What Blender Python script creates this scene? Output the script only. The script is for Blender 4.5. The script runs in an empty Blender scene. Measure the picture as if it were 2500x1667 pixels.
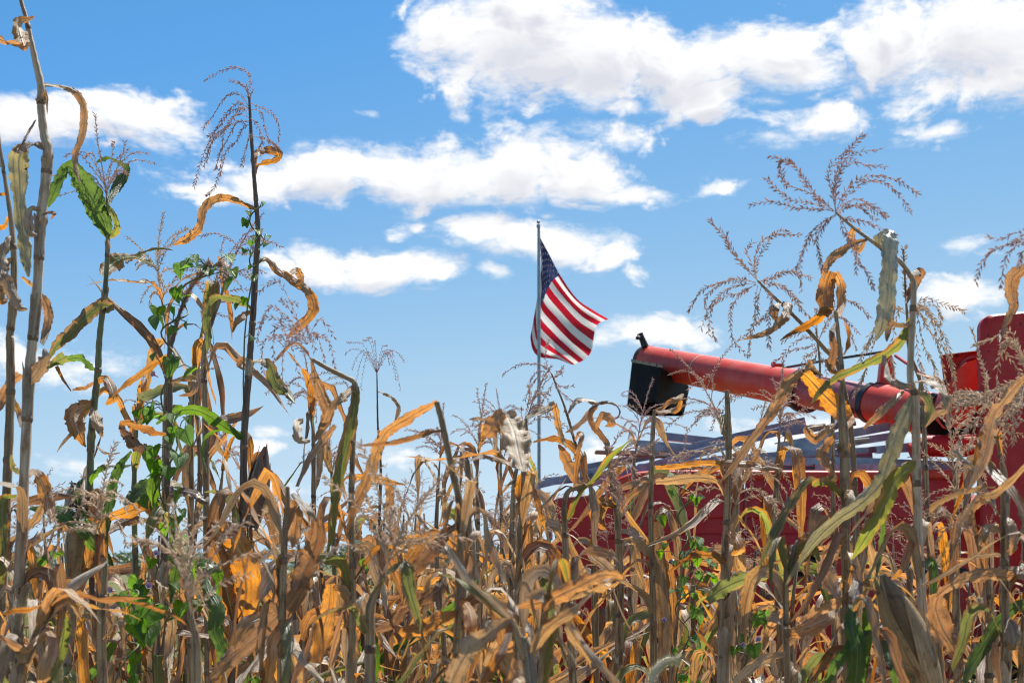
import bpy, math, random
from mathutils import Vector, Matrix
R_ = math.radians
random.seed(7)
scene = bpy.context.scene
COL = scene.collection

# ------------------------------------------------------------------ camera
CAMZ = 1.6
F5 = 3434.0            # focal length in pixels of the 2500 px wide photograph
HOR = 1380.0           # row of the horizon in the photograph
cam_data = bpy.data.cameras.new('camera')
cam = bpy.data.objects.new('camera', cam_data)
COL.objects.link(cam)
cam.location = (0, 0, CAMZ)
cam.rotation_euler = (R_(90), 0, 0)
cam_data.sensor_width = 36.0
cam_data.lens = F5 * 36.0 / 2500.0
cam_data.shift_y = (HOR - 833.5) / 2500.0
cam_data.clip_start = 0.05
cam_data.clip_end = 20000
cam_data.dof.use_dof = True
cam_data.dof.focus_distance = 4.6
cam_data.dof.aperture_fstop = 9.0
scene.camera = cam

# ------------------------------------------------------------------ light and sky
SUN_EL, SUN_AZ = 58.0, 30.0        # azimuth from +Y (view direction) towards +X
EXPOSURE = 0.85
sun_data = bpy.data.lights.new('sun', 'SUN')
sun_data.energy = 5.0
sun_data.angle = R_(0.53)
sun_data.color = (1.0, 0.95, 0.87)
sun = bpy.data.objects.new('sun', sun_data)
COL.objects.link(sun)
sd = Vector((math.sin(R_(SUN_AZ)) * math.cos(R_(SUN_EL)), math.cos(R_(SUN_AZ)) * math.cos(R_(SUN_EL)), math.sin(R_(SUN_EL))))
sun.rotation_euler = (-sd).to_track_quat('-Z', 'Y').to_euler()
sun.location = sd * 60

scene.view_settings.view_transform = 'Standard'
scene.view_settings.look = 'None'
scene.view_settings.gamma = 1.0
scene.view_settings.use_curve_mapping = False
scene.view_settings.exposure = EXPOSURE

scene.cycles.max_bounces = 6
scene.cycles.diffuse_bounces = 2
scene.cycles.glossy_bounces = 3
scene.cycles.transmission_bounces = 3
scene.cycles.transparent_max_bounces = 8
scene.cycles.use_denoising = True
scene.cycles.filter_width = 1.1
scene.cycles.use_adaptive_sampling = True
scene.cycles.adaptive_threshold = 0.02
scene.cycles.adaptive_min_samples = 12
scene.cycles.caustics_reflective = False
scene.cycles.caustics_refractive = False


class NT:
    """small helper for writing node trees"""
    def __init__(s, tree):
        s.t = tree
    def n(s, typ, **kw):
        nd = s.t.nodes.new(typ)
        for k, v in kw.items():
            setattr(nd, k, v)
        return nd
    def link(s, a, b):
        s.t.links.new(a, b)
    def setin(s, sock, v):
        if hasattr(v, 'links') or isinstance(v, bpy.types.NodeSocket):
            s.link(v, sock)
        else:
            sock.default_value = v
    def math(s, op, a, b=None, c=None, clamp=False):
        nd = s.n('ShaderNodeMath', operation=op, use_clamp=clamp)
        s.setin(nd.inputs[0], a)
        if b is not None: s.setin(nd.inputs[1], b)
        if c is not None: s.setin(nd.inputs[2], c)
        return nd.outputs[0]
    def vmath(s, op, a, b=None, c=None):
        nd = s.n('ShaderNodeVectorMath', operation=op)
        s.setin(nd.inputs[0], a)
        if b is not None: s.setin(nd.inputs[1], b)
        if c is not None: s.setin(nd.inputs[2], c)
        return nd.outputs['Value'] if op in ('LENGTH', 'DOT_PRODUCT', 'DISTANCE') else nd.outputs[0]
    def noise(s, vec, scale, detail=4.0, rough=0.55, dist=0.0):
        nd = s.n('ShaderNodeTexNoise')
        s.link(vec, nd.inputs['Vector'])
        nd.inputs['Scale'].default_value = scale
        nd.inputs['Detail'].default_value = detail
        nd.inputs['Roughness'].default_value = rough
        nd.inputs['Distortion'].default_value = dist
        return nd
    def ramp(s, fac, stops):
        nd = s.n('ShaderNodeValToRGB')
        s.setin(nd.inputs[0], fac)
        el = nd.color_ramp.elements
        while len(el) < len(stops): el.new(0.5)
        for e, (p, c) in zip(el, stops):
            e.position = p
            e.color = c if len(c) == 4 else (*c, 1)
        return nd.outputs[0]
    def smooth(s, v, lo, hi, a=0.0, b=1.0):
        nd = s.n('ShaderNodeMapRange', interpolation_type='SMOOTHSTEP')
        s.setin(nd.inputs['Value'], v)
        nd.inputs['From Min'].default_value = lo
        nd.inputs['From Max'].default_value = hi
        nd.inputs['To Min'].default_value = a
        nd.inputs['To Max'].default_value = b
        return nd.outputs[0]
    def mix(s, fac, a, b, blend='MIX'):
        nd = s.n('ShaderNodeMix', data_type='RGBA', blend_type=blend)
        s.setin(nd.inputs[0], fac)
        s.setin(nd.inputs[6], a if not isinstance(a, tuple) else (*a[:3], 1))
        s.setin(nd.inputs[7], b if not isinstance(b, tuple) else (*b[:3], 1))
        return nd.outputs[2]


# cumulus in directions: ellipses (x0, x1, y0, y1, weight) read off the photograph and turned into azimuth / elevation
CLOUDS = [
 (915, 1180, -10, 170, .8), (985, 1420, -60, 250, 1), (1090, 1600, 30, 235, 1), (1350, 1760, 60, 230, 1), (1480, 1750, 150, 268, .85),
 (1600, 1910, 45, 200, .9), (1010, 1110, 195, 270, .55), (1345, 1500, 222, 275, .6), (1200, 1480, 140, 262, .8), (1560, 1700, 230, 275, .5), (1690, 1900, 100, 190, .7),
 (1860, 2200, -20, 190, .95), (2000, 2520, -40, 225, 1), (2150, 2700, 60, 230, 1), (2240, 2420, 120, 225, .8), (1870, 1975, 178, 230, .5),
 (1735, 1990, 232, 320, .75), (1710, 1800, 290, 345, .35), (2040, 2270, 276, 322, .55), (1800, 1850, 190, 222, .35),
 (-120, 330, 225, 335, 1), (140, 460, 215, 330, .95), (160, 420, 290, 362, .5), (-60, 120, 260, 330, .8),
 (370, 600, 385, 455, .55), (450, 760, 345, 462, .8), (590, 900, 320, 460, 1), (760, 1200, 320, 470, 1), (1020, 1340, 298, 470, 1),
 (1220, 1430, 345, 462, .9), (1300, 1570, 410, 465, .75), (1300, 1545, 280, 350, .6), (930, 1110, 400, 475, .6),
 (1010, 1210, 485, 590, .9), (1090, 1400, 505, 605, .95), (1300, 1485, 540, 618, .8), (1430, 1520, 605, 642, .4),
 (610, 860, 562, 655, .95), (760, 1050, 570, 660, .95), (1070, 1160, 618, 652, .5),
 (1355, 1650, 720, 798, .95), (1500, 1660, 745, 800, .6), (2095, 2320, 642, 728, .95),
 (1618, 1710, 398, 450, .5), (2175, 2275, 563, 600, .42), (955, 1005, 500, 545, .38), (1240, 1302, 482, 503, .38), (840, 885, 252, 268, .3), (905, 960, 520, 548, .3),
 (-90, 330, 785, 868, .5), (100, 330, 820, 880, .35), (130, 260, 1030, 1098, .42), (870, 1000, 1046, 1080, .42), (580, 680, 980, 1003, .38),
 (1640, 2150, 950, 1045, .62), (1330, 1460, 1015, 1085, .4), (600, 780, 1095, 1150, .3), (540, 660, 1010, 1040, .35),
]

world = bpy.data.worlds.new('World')
scene.world = world
world.use_nodes = True
world.cycles.sampling_method = 'MANUAL'
world.cycles.sample_map_resolution = 512


def field_group(fine=True):
    g = bpy.data.node_groups.new('cloud_field', 'ShaderNodeTree')
    g.interface.new_socket('P', in_out='INPUT', socket_type='NodeSocketVector')
    g.interface.new_socket('D', in_out='OUTPUT', socket_type='NodeSocketFloat')
    N = NT(g)
    gi, go = N.n('NodeGroupInput'), N.n('NodeGroupOutput')
    p = gi.outputs[0]
    # billowy warp, then ellipses, then erosion by finer noise
    w = N.noise(p, 11.0, 2.5, 0.6)
    pw = N.vmath('MULTIPLY_ADD', N.vmath('SUBTRACT', w.outputs['Color'], (0.5, 0.5, 0.5)), (0.085, 0.040, 0.0), p)
    acc = None
    for (x0, x1, y0, y1, wt) in CLOUDS:
        k = 2500.0 / 2352.0
        u = ((x0 + x1) / 2 * k - 1250) / F5
        v = (HOR - (y0 + y1) / 2 * k) / F5
        l = math.sqrt(1 + u * u + v * v)
        az, el = math.atan2(u, 1.0), math.asin(v / l)
        ra = (x1 - x0) / 2 * k / F5 * math.cos(az) ** 2 * 1.24
        re = (y1 - y0) / 2 * k / F5 * math.cos(el) ** 2 * 1.27
        q = N.vmath('MULTIPLY_ADD', pw, (1 / ra, 1 / re, 0), (-az / ra, -el / re, 0))
        r = N.vmath('LENGTH', q)
        d = N.math('MULTIPLY_ADD', r, -wt, wt)
        acc = d if acc is None else N.math('MAXIMUM', acc, d)
    # the rest of the sky carries the same kind of broken cumulus
    sp = N.n('ShaderNodeSeparateXYZ'); N.link(p, sp.inputs[0])
    out_a = N.smooth(N.math('ABSOLUTE', sp.outputs[0]), 0.44, 0.56)
    out_e = N.smooth(sp.outputs[1], 0.44, 0.54)
    mask = N.math('MAXIMUM', out_a, out_e)
    st = N.vmath('MULTIPLY', p, (1.0, 2.2, 1.0))
    gen = N.noise(st, 3.2, 2.0, 0.5)
    gd = N.math('MULTIPLY', N.math('SUBTRACT', gen.outputs[0], 0.56), 3.0)
    gd = N.math('ADD', gd, N.math('MULTIPLY_ADD', mask, 2.0, -2.0))
    acc = N.math('MAXIMUM', N.math('MAXIMUM', acc, gd), -0.6)
    # billows (folded noise, puffs with creases) and wisps drawn out sideways
    st2 = N.vmath('MULTIPLY', pw, (1.0, 1.7, 1.0))
    f1 = N.noise(st2, 24.0, 5.0 if fine else 3.0, 0.58)
    bil = N.math('ABSOLUTE', N.math('SUBTRACT', f1.outputs[0], 0.5))
    e = N.math('MULTIPLY_ADD', N.math('SUBTRACT', bil, 0.08), 1.9, acc)
    e = N.math('MULTIPLY_ADD', N.math('SUBTRACT', f1.outputs[0], 0.5), 0.7, e)
    if fine:
        f2 = N.noise(N.vmath('MULTIPLY', p, (1.0, 2.4, 1.0)), 70.0, 3.0, 0.65)
        e = N.math('MULTIPLY_ADD', N.math('SUBTRACT', f2.outputs[0], 0.5), 0.55, e)
    N.link(e, go.inputs[0])
    return g


def build_world():
    N = NT(world.node_tree)
    world.node_tree.nodes.clear()
    out = N.n('ShaderNodeOutputWorld')
    sky = N.n('ShaderNodeTexSky', sky_type='NISHITA')
    sky.sun_disc = False
    sky.sun_elevation = R_(SUN_EL)
    sky.sun_rotation = R_(SUN_AZ)
    sky.altitude = 200
    sky.air_density = 1.0
    sky.dust_density = 0.35
    sky.ozone_density = 2.2
    # tone of the photograph's film: sky luminance -> colour (deep azure aloft, pale towards the horizon)
    sg = N.n('ShaderNodeSeparateColor'); N.link(sky.outputs[0], sg.inputs[0])
    lum = N.math('MULTIPLY', sg.outputs[1], 1 / 12.0)
    graded = N.ramp(lum, [(0.0, (0, 0, 0)), (0.29, (0.112, 0.365, 0.775)), (0.40, (0.255, 0.50, 0.80)), (0.51, (0.405, 0.62, 0.82)), (0.69, (0.60, 0.755, 0.88)), (1.0, (0.95, 1.0, 1.04))])
    skyc = N.vmath('SCALE', graded); skyc.node.inputs['Scale'].default_value = 10.0
    bg = N.n('ShaderNodeBackground'); N.link(skyc, bg.inputs[0]); bg.inputs[1].default_value = 0.0585
    tc = N.n('ShaderNodeTexCoord')
    s = N.n('ShaderNodeSeparateXYZ'); N.link(tc.outputs['Generated'], s.inputs[0])
    az = N.math('ARCTAN2', s.outputs[0], s.outputs[1])
    el = N.math('ARCSINE', s.outputs[2])
    c = N.n('ShaderNodeCombineXYZ'); N.link(az, c.inputs[0]); N.link(el, c.inputs[1])
    grp = field_group()
    g1 = N.n('ShaderNodeGroup'); g1.node_tree = grp; N.link(c.outputs[0], g1.inputs[0])
    up = N.vmath('ADD', c.outputs[0], (0.004, 0.017, 0.0))
    g2 = N.n('ShaderNodeGroup'); g2.node_tree = field_group(False); N.link(up, g2.inputs[0])
    D, DU = g1.outputs[0], g2.outputs[0]
    alpha = N.smooth(D, -0.06, 0.52)
    above = N.smooth(s.outputs[2], -0.02, 0.02)
    alpha = N.math('MULTIPLY', alpha, above)
    # how much cloud lies between this point and the sun
    depth = N.smooth(DU, 0.12, 0.95)
    col = N.mix(depth, (1.02, 1.02, 1.02), (0.71, 0.73, 0.80))
    bc = N.n('ShaderNodeBackground'); N.link(col, bc.inputs[0]); bc.inputs[1].default_value = 0.575
    mx = N.n('ShaderNodeMixShader')
    N.link(alpha, mx.inputs[0]); N.link(bg.outputs[0], mx.inputs[1]); N.link(bc.outputs[0], mx.inputs[2])
    N.link(mx.outputs[0], out.inputs[0])


build_world()

# ------------------------------------------------------------------ pixel -> world helpers (2500 px wide photograph)
def P(px, py, Y):
    return Vector(((px - 1250.0) / F5 * Y, Y, CAMZ + (HOR - py) / F5 * Y))


def tag(o, label=None, cat=None, group=None, kind=None):
    if label: o['label'] = label
    if cat: o['category'] = cat
    if group: o['group'] = group
    if kind: o['kind'] = kind
    return o


def empty(name, loc, label=None, cat=None, group=None):
    o = bpy.data.objects.new(name, None)
    o.empty_display_size = 0.1
    COL.objects.link(o)
    o.location = loc
    return tag(o, label, cat, group)


class MB:
    """collects geometry; build() links it as one mesh object"""
    def __init__(s):
        s.v, s.f, s.uv = [], [], []
    def add(s, verts, faces, uvs=None):
        b = len(s.v)
        s.v += [tuple(v) for v in verts]
        s.uv += uvs if uvs else [(0.0, 0.0)] * len(verts)
        s.f += [tuple(i + b for i in f) for f in faces]
    def box(s, c, size, rot=None, bev=0.0):
        hx, hy, hz = (x / 2 for x in size)
        c = Vector(c)
        b = min(bev, hx * .9, hy * .9, hz * .9)
        vs, fs = [], []
        if b <= 0:
            vs = [Vector((x, y, z)) for x in (-hx, hx) for y in (-hy, hy) for z in (-hz, hz)]
            fs = [(0, 1, 3, 2), (4, 6, 7, 5), (0, 4, 5, 1), (2, 3, 7, 6), (0, 2, 6, 4), (1, 5, 7, 3)]
        else:
            idx = {}
            for sx in (-1, 1):
                for sy in (-1, 1):
                    for sz in (-1, 1):
                        for a in range(3):
                            p = [sx * (hx - b), sy * (hy - b), sz * (hz - b)]
                            p[a] = (sx * hx, sy * hy, sz * hz)[a]
                            idx[(sx, sy, sz, a)] = len(vs); vs.append(Vector(p))
            I = lambda x, y, z, a: idx[(x, y, z, a)]
            for k in (-1, 1):
                o = [(-1, -1), (1, -1), (1, 1), (-1, 1)]
                if k < 0: o = o[::-1]
                fs.append(tuple(I(k, y, z, 0) for y, z in o))
                fs.append(tuple(I(x, k, z, 1) for z, x in o))
                fs.append(tuple(I(x, y, k, 2) for x, y in o))
            for a in (-1, 1):
                for c2 in (-1, 1):
                    fs.append((I(-1, a, c2, 1), I(1, a, c2, 1), I(1, a, c2, 2), I(-1, a, c2, 2)))
                    fs.append((I(a, -1, c2, 0), I(a, 1, c2, 0), I(a, 1, c2, 2), I(a, -1, c2, 2)))
                    fs.append((I(a, c2, -1, 0), I(a, c2, 1, 0), I(a, c2, 1, 1), I(a, c2, -1, 1)))
            for sx in (-1, 1):
                for sy in (-1, 1):
                    for sz in (-1, 1):
                        fs.append(tuple(I(sx, sy, sz, a) for a in range(3)))
        if rot is not None: vs = [rot @ v for v in vs]
        s.add([c + v for v in vs], fs)
    def tube(s, path, rad, n=12, cap=True, ref=None, flat=1.0):
        path = [Vector(p) for p in path]
        m = len(path)
        if not hasattr(rad, '__len__'): rad = [rad] * m
        T = []
        for i in range(m):
            t = path[min(i + 1, m - 1)] - path[max(i - 1, 0)]
            T.append(t.normalized() if t.length > 1e-9 else Vector((0, 0, 1)))
        r0 = Vector(ref) if ref is not None else (Vector((0, 1, 0)) if abs(T[0].y) < .9 else Vector((1, 0, 0)))
        u = (r0 - T[0] * r0.dot(T[0])).normalized()
        vs, fs, uvs = [], [], []
        L = 0.0
        for i in range(m):
            if i:
                u = u - T[i] * u.dot(T[i])
                u = u.normalized() if u.length > 1e-6 else T[i].orthogonal().normalized()
                L += (path[i] - path[i - 1]).length
            w = T[i].cross(u)
            for k in range(n):
                a = 2 * math.pi * k / n
                vs.append(path[i] + (u * math.cos(a) * flat + w * math.sin(a)) * rad[i])
                uvs.append((k / n, L))
        for i in range(m - 1):
            for k in range(n):
                k2 = (k + 1) % n
                fs.append((i * n + k, i * n + k2, (i + 1) * n + k2, (i + 1) * n + k))
        if cap:
            fs.append(tuple(range(n - 1, -1, -1)))
            fs.append(tuple((m - 1) * n + k for k in range(n)))
        s.add(vs, fs, uvs)
    def grid(s, rows, uvs=None, closed=False):
        n = len(rows[0])
        vs = [v for r in rows for v in r]
        fs = []
        for i in range(len(rows) - 1):
            for k in range(n if closed else n - 1):
                k2 = (k + 1) % n
                fs.append((i * n + k, i * n + k2, (i + 1) * n + k2, (i + 1) * n + k))
        s.add(vs, fs, [u for r in uvs for u in r] if uvs else None)
    def prism(s, poly, d):
        """polygon (list of Vector) extruded along Vector d"""
        n = len(poly)
        d = Vector(d)
        vs = [Vector(p) for p in poly] + [Vector(p) + d for p in poly]
        fs = [tuple(range(n)), tuple(range(2 * n - 1, n - 1, -1))]
        for i in range(n):
            j = (i + 1) % n
            fs.append((j, i, i + n, j + n))
        s.add(vs, fs)
    def mesh(s, name, mat, base=(0, 0, 0), smooth=False):
        b = Vector(base)
        me = bpy.data.meshes.new(name)
        me.from_pydata([(v[0] - b.x, v[1] - b.y, v[2] - b.z) for v in s.v], [], s.f)
        uvl = me.uv_layers.new(name='UVMap')
        li = [0] * len(me.loops)
        me.loops.foreach_get('vertex_index', li)
        flat = []
        for i in li: flat += s.uv[i]
        uvl.data.foreach_set('uv', flat)
        if mat: me.materials.append(mat)
        if smooth:
            me.polygons.foreach_set('use_smooth', [True] * len(me.polygons))
        me.update()
        return me
    def build(s, name, mat, parent=None, base=None, smooth=False, kind=None):
        if base is None: base = WB(parent) if parent is not None else (0, 0, 0)
        o = bpy.data.objects.new(name, s.mesh(name, mat, base, smooth))
        COL.objects.link(o)
        if parent is not None: o.parent = parent
        if kind: o['kind'] = kind
        return o


def WB(o):
    """world location of a chain of unrotated parents"""
    v = Vector((0, 0, 0))
    while o is not None:
        v = v + Vector(o.location)
        o = o.parent
    return v


def smooth_by_angle(o, deg=35):
    me = o.data
    me.polygons.foreach_set('use_smooth', [True] * len(me.polygons))
    try:
        me.set_sharp_from_angle(angle=R_(deg))
    except Exception:
        pass
    return o


def cr(pts, n):
    """Catmull-Rom resample of a list of tuples/Vectors of any length to n samples (even in parameter)"""
    m = len(pts)
    dim = len(pts[0])
    out = []
    for i in range(n):
        t = i / (n - 1) * (m - 1)
        k = min(int(t), m - 2)
        f = t - k
        p0 = pts[max(k - 1, 0)]; p1 = pts[k]; p2 = pts[k + 1]; p3 = pts[min(k + 2, m - 1)]
        out.append(tuple(0.5 * (2 * p1[d] + (p2[d] - p0[d]) * f + (2 * p0[d] - 5 * p1[d] + 4 * p2[d] - p3[d]) * f * f
                                + (3 * p1[d] - p0[d] - 3 * p2[d] + p3[d]) * f ** 3) for d in range(dim)))
    return out


# ------------------------------------------------------------------ materials
def new_mat(name):
    m = bpy.data.materials.new(name)
    m.use_nodes = True
    m.node_tree.nodes.clear()
    N = NT(m.node_tree)
    out = N.n('ShaderNodeOutputMaterial')
    return m, N, out


def principled(N, color, rough=0.5, metal=0.0, spec=0.5, normal=None):
    b = N.n('ShaderNodeBsdfPrincipled')
    N.setin(b.inputs['Base Color'], color if not isinstance(color, tuple) else (*color[:3], 1))
    N.setin(b.inputs['Roughness'], rough)
    N.setin(b.inputs['Metallic'], metal)
    N.setin(b.inputs['Specular IOR Level'], spec)
    if normal is not None: N.link(normal, b.inputs['Normal'])
    return b


def bump(N, h, strength=0.3, dist=0.01):
    b = N.n('ShaderNodeBump')
    b.inputs['Strength'].default_value = strength
    b.inputs['Distance'].default_value = dist
    N.link(h, b.inputs['Height'])
    return b.outputs[0]


def mat_paint(name, col, faded, rust=(0.13, 0.06, 0.035), rough=0.42, scale=3.0, wear=0.62, scuff=0.0):
    m, N, out = new_mat(name)
    tc = N.n('ShaderNodeTexCoord')
    p = tc.outputs['Object']
    n1 = N.noise(p, scale, 6, 0.65)
    n2 = N.noise(N.vmath('MULTIPLY', p, (1, 1, 0.25)), scale * 9, 5, 0.7)
    n3 = N.noise(p, scale * 26, 3, 0.7)
    f = N.smooth(N.math('MULTIPLY_ADD', n2.outputs[0], 0.5, n1.outputs[0]), 0.60, 0.95)
    c = N.mix(f, col, faded)
    sc = N.smooth(n3.outputs[0], wear, wear + 0.08)
    c = N.mix(N.math('MULTIPLY', sc, 0.65), c, rust)
    if scuff:
        n4 = N.noise(N.vmath('MULTIPLY', p, (2.5, 14, 22)), scale * 1.1, 6, 0.75)
        c = N.mix(N.math('MULTIPLY', N.smooth(n4.outputs[0], 0.60, 0.70), scuff), c, (0.52, 0.34, 0.31))
        n5 = N.noise(p, scale * 1.7, 5, 0.7)
        c = N.mix(N.math('MULTIPLY', N.smooth(n5.outputs[0], 0.50, 0.72), 0.4 * scuff), c, (0.30, 0.17, 0.12))
    r = N.math('MULTIPLY_ADD', n2.outputs[0], 0.35, rough - 0.15)
    b = principled(N, c, r, 0.0, 0.3, bump(N, n1.outputs[0], 0.08, 0.01))
    N.link(b.outputs[0], out.inputs[0])
    return m


def mat_simple(name, col, col2=None, rough=0.6, metal=0.0, scale=8.0, spec=0.4, stretch=(1, 1, 1), bmp=0.15, bdist=0.004):
    m, N, out = new_mat(name)
    tc = N.n('ShaderNodeTexCoord')
    p = N.vmath('MULTIPLY', tc.outputs['Object'], stretch)
    n1 = N.noise(p, scale, 6, 0.65)
    c = N.mix(N.smooth(n1.outputs[0], 0.35, 0.68), col, col2 or tuple(x * .7 for x in col))
    b = principled(N, c, rough, metal, spec, bump(N, n1.outputs[0], bmp, bdist))
    N.link(b.outputs[0], out.inputs[0])
    return m


M = {}
M['red'] = mat_paint('red_paint', (0.46, 0.014, 0.018), (0.48, 0.04, 0.036), scale=2.2, scuff=.25)
M['red_tube'] = mat_paint('auger_red_paint', (0.58, 0.040, 0.020), (0.58, 0.085, 0.055), scale=4.0, wear=0.68, scuff=.5)
M['red_faded'] = mat_paint('faded_purple_red_paint', (0.30, 0.075, 0.08), (0.38, 0.13, 0.13), scale=4.0, wear=0.66, scuff=.5)
M['rubber'] = mat_simple('black_rubber', (0.008, 0.008, 0.009), (0.014, 0.014, 0.016), 0.8, scale=30, spec=.12)
M['black'] = mat_simple('black_steel', (0.012, 0.012, 0.013), (0.03, 0.028, 0.026), 0.5, scale=20)
M['galv'] = mat_simple('galvanised_steel', (0.30, 0.34, 0.40), (0.19, 0.22, 0.28), 0.42, metal=0.55, scale=9, bmp=0.05)
M['galv_purple'] = mat_simple('weathered_galvanised_steel', (0.30, 0.30, 0.37), (0.18, 0.18, 0.24), 0.5, metal=0.5, scale=14, bmp=0.05)
M['wood'] = mat_simple('weathered_wood', (0.42, 0.37, 0.30), (0.17, 0.14, 0.11), 0.8, scale=9, stretch=(1, 6, 14), bmp=0.5)
M['gold'] = mat_simple('gold_print', (0.42, 0.30, 0.09), (0.25, 0.18, 0.06), 0.5, scale=40)
M['pole'] = mat_simple('pale_metal_pole', (0.33, 0.42, 0.46), (0.22, 0.30, 0.34), 0.4, metal=0.3, scale=20, bmp=0.02)
M['rope'] = mat_simple('white_rope', (0.6, 0.6, 0.57), (0.4, 0.4, 0.38), 0.8, scale=60)
M['tyre'] = mat_simple('tyre_rubber', (0.02, 0.02, 0.02), (0.05, 0.045, 0.04), 0.85, scale=10)
M['glass'] = mat_simple('dark_glass', (0.02, 0.025, 0.03), (0.03, 0.035, 0.04), 0.08, scale=3, bmp=0)
M['cream'] = mat_simple('cream_rim', (0.55, 0.50, 0.38), (0.42, 0.38, 0.30), 0.5)

# ------------------------------------------------------------------ ground
def mat_ground():
    m, N, out = new_mat('meadow_ground')
    tc = N.n('ShaderNodeTexCoord'); p = tc.outputs['Object']
    a = N.noise(p, 0.05, 5, 0.6); b_ = N.noise(p, 1.3, 6, 0.7); c_ = N.noise(p, 14, 4, 0.7)
    c = N.mix(N.smooth(a.outputs[0], 0.4, 0.62), (0.10, 0.115, 0.045), (0.15, 0.135, 0.07))
    c = N.mix(N.smooth(b_.outputs[0], 0.4, 0.65), c, (0.075, 0.10, 0.03))
    c = N.mix(N.math('MULTIPLY', c_.outputs[0], 0.5), c, (0.20, 0.17, 0.09))
    b = principled(N, c, 0.9, 0, 0.1, bump(N, c_.outputs[0], 0.8, 0.05))
    N.link(b.outputs[0], out.inputs[0])
    return m


M['meadow'] = mat_ground()
M['soil'] = mat_simple('field_soil', (0.11, 0.08, 0.055), (0.23, 0.17, 0.10), 0.95, scale=3.5, spec=0.1, bmp=0.8, bdist=0.03)

mb = MB()
xs = [-5000, -900, -200, -60, -20, -8, 0, 8, 20, 60, 200, 900, 5000]
ys = [-60, -20, -5, 3, 8, 14, 25, 50, 110, 300, 900, 2500, 7000]
rows = [[Vector((x, y, (0 if y < 20 else 0.35 * math.sin(x * .021 + y * .013) * min(1, (y - 20) / 200)))) for x in xs] for y in ys]
mb.grid(rows)
tag(mb.build('ground', M['meadow']), kind='structure')

mb = MB()
rng = random.Random(3)
rows = []
for j in range(46):
    y = -1.5 + j * 0.33
    rows.append([Vector((-7 + i * .38, y, 0.012 + 0.03 * math.sin(i * .38 * 2 * math.pi / .76) ** 2 + rng.random() * .02)) for i in range(46)])
mb.grid(rows)
tag(mb.build('field_soil', M['soil'], smooth=True), kind='structure')

# ------------------------------------------------------------------ combine harvester
CB = Vector((3.2, 11.9, 0.0))
comb = empty('combine_harvester', CB, 'old red combine harvester parked behind the corn, its unloading auger raised', 'combine harvester')
YF = 10.6      # near side of the body

def Q(px, py, Y=YF):
    return P(px, py, Y)

def panel(pts, thick, name, mat, parent=comb, Y=YF, bev=None):
    """flat panel outlined in photo pixels at depth Y, thick metres deep (away from the camera)"""
    b = MB()
    b.prism([Q(x, y, Y) for x, y in pts][::-1], (0, thick, 0))
    return b.build(name, mat, parent)

def rounded(x0, y0, x1, y1, r, corners=(1, 1, 1, 1), n=6):
    out = []
    for (cx, cy, a0, on) in ((x0 + r, y0 + r, 180, corners[0]), (x1 - r, y0 + r, 270, corners[1]), (x1 - r, y1 - r, 0, corners[2]), (x0 + r, y1 - r, 90, corners[3])):
        if on:
            for k in range(n + 1):
                a = R_(a0 + 90 * k / n)
                out.append((cx + r * math.cos(a), cy + r * math.sin(a)))
        else:
            out.append({180: (x0, y0), 270: (x1, y0), 0: (x1, y1), 90: (x0, y1)}[a0])
    return out

# grain tank side: rolled top rim, wall curving in under it, seams, lower flare
def tank_wall(x0, x1, name):
    prof = [(0.055, 1162), (0.035, 1172), (0.02, 1200), (0.012, 1222), (0.0, 1246), (0.0, 1262), (0.02, 1266), (0.02, 1300), (0.0, 1306), (-0.02, 1330)]
    b = MB()
    rows = []
    for d, py in prof:
        rows.append([Q(x, py, YF) + Vector((0, d + (0.0), 0)) for x in [x0 + (x1 - x0) * k / 8 for k in range(9)]])
    # thickness
    back = [[v + Vector((0, 0.03, 0)) for v in r] for r in rows]
    b.grid(rows); b.grid([r[::-1] for r in back])
    for e in (0, -1):
        b.grid([[r[e] for r in rows], [r[e] for r in back]])
    o = b.build(name, M['red'], comb)
    return smooth_by_angle(o, 30)

tank_wall(1500, 1818, 'tank_wall')
tank_wall(1822, 2110, 'tank_wall')
tank_wall(2114, 2372, 'tank_wall')
# rolled rim
b = MB()
path = [Q(x, y) for x, y in ((1484, 1224), (1490, 1204), (1505, 1184), (1535, 1168), (1580, 1160), (1700, 1157), (1850, 1158), (2000, 1159), (2150, 1159), (2300, 1158), (2360, 1160), (2376, 1166))]
path = [v + Vector((0, 0.045, 0)) for v in path]
b.tube([Vector(p) for p in cr([tuple(v) for v in path], 60)], 0.036, 14)
smooth_by_angle(b.build('tank_rim', M['red_tube'], comb), 50)
# seam strips
for x in (1820, 2112):
    b = MB()
    b.box(Q(x, 1250) + Vector((0, 0.002, 0)), (0.016, 0.05, 0.36), bev=0.004)
    b.build('seam_strip', M['red_faded'], comb)
# lower side panels with louvre slots, stepping down
lower = [(1352, 1318, 1560, 1660), (1564, 1330, 1815, 1680), (1820, 1330, 2108, 1680), (2113, 1330, 2372, 1680)]
for (x0, y0, x1, y1) in lower:
    b = MB()
    b.prism([Q(x, y, YF - 0.02) for x, y in rounded(x0, y0, x1, y1, 10)][::-1], (0, 0.04, 0))
    b.build('side_panel', M['red'], comb)
# rear body end, leaning in
panel([(1345, 1236), (1362, 1222), (1476, 1214), (1500, 1222), (1500, 1316), (1356, 1316)], 0.05, 'rear_panel', M['red'], Y=YF + .03)
b = MB()
b.tube([Q(1344, 1318, YF + .05), Q(1342, 1240, YF + .05), Q(1350, 1226, YF + .05), Q(1366, 1219, YF + .05), Q(1478, 1210, YF + .05)], 0.016, 8)
b.build('edge_trim', M['red_faded'], comb)
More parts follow.
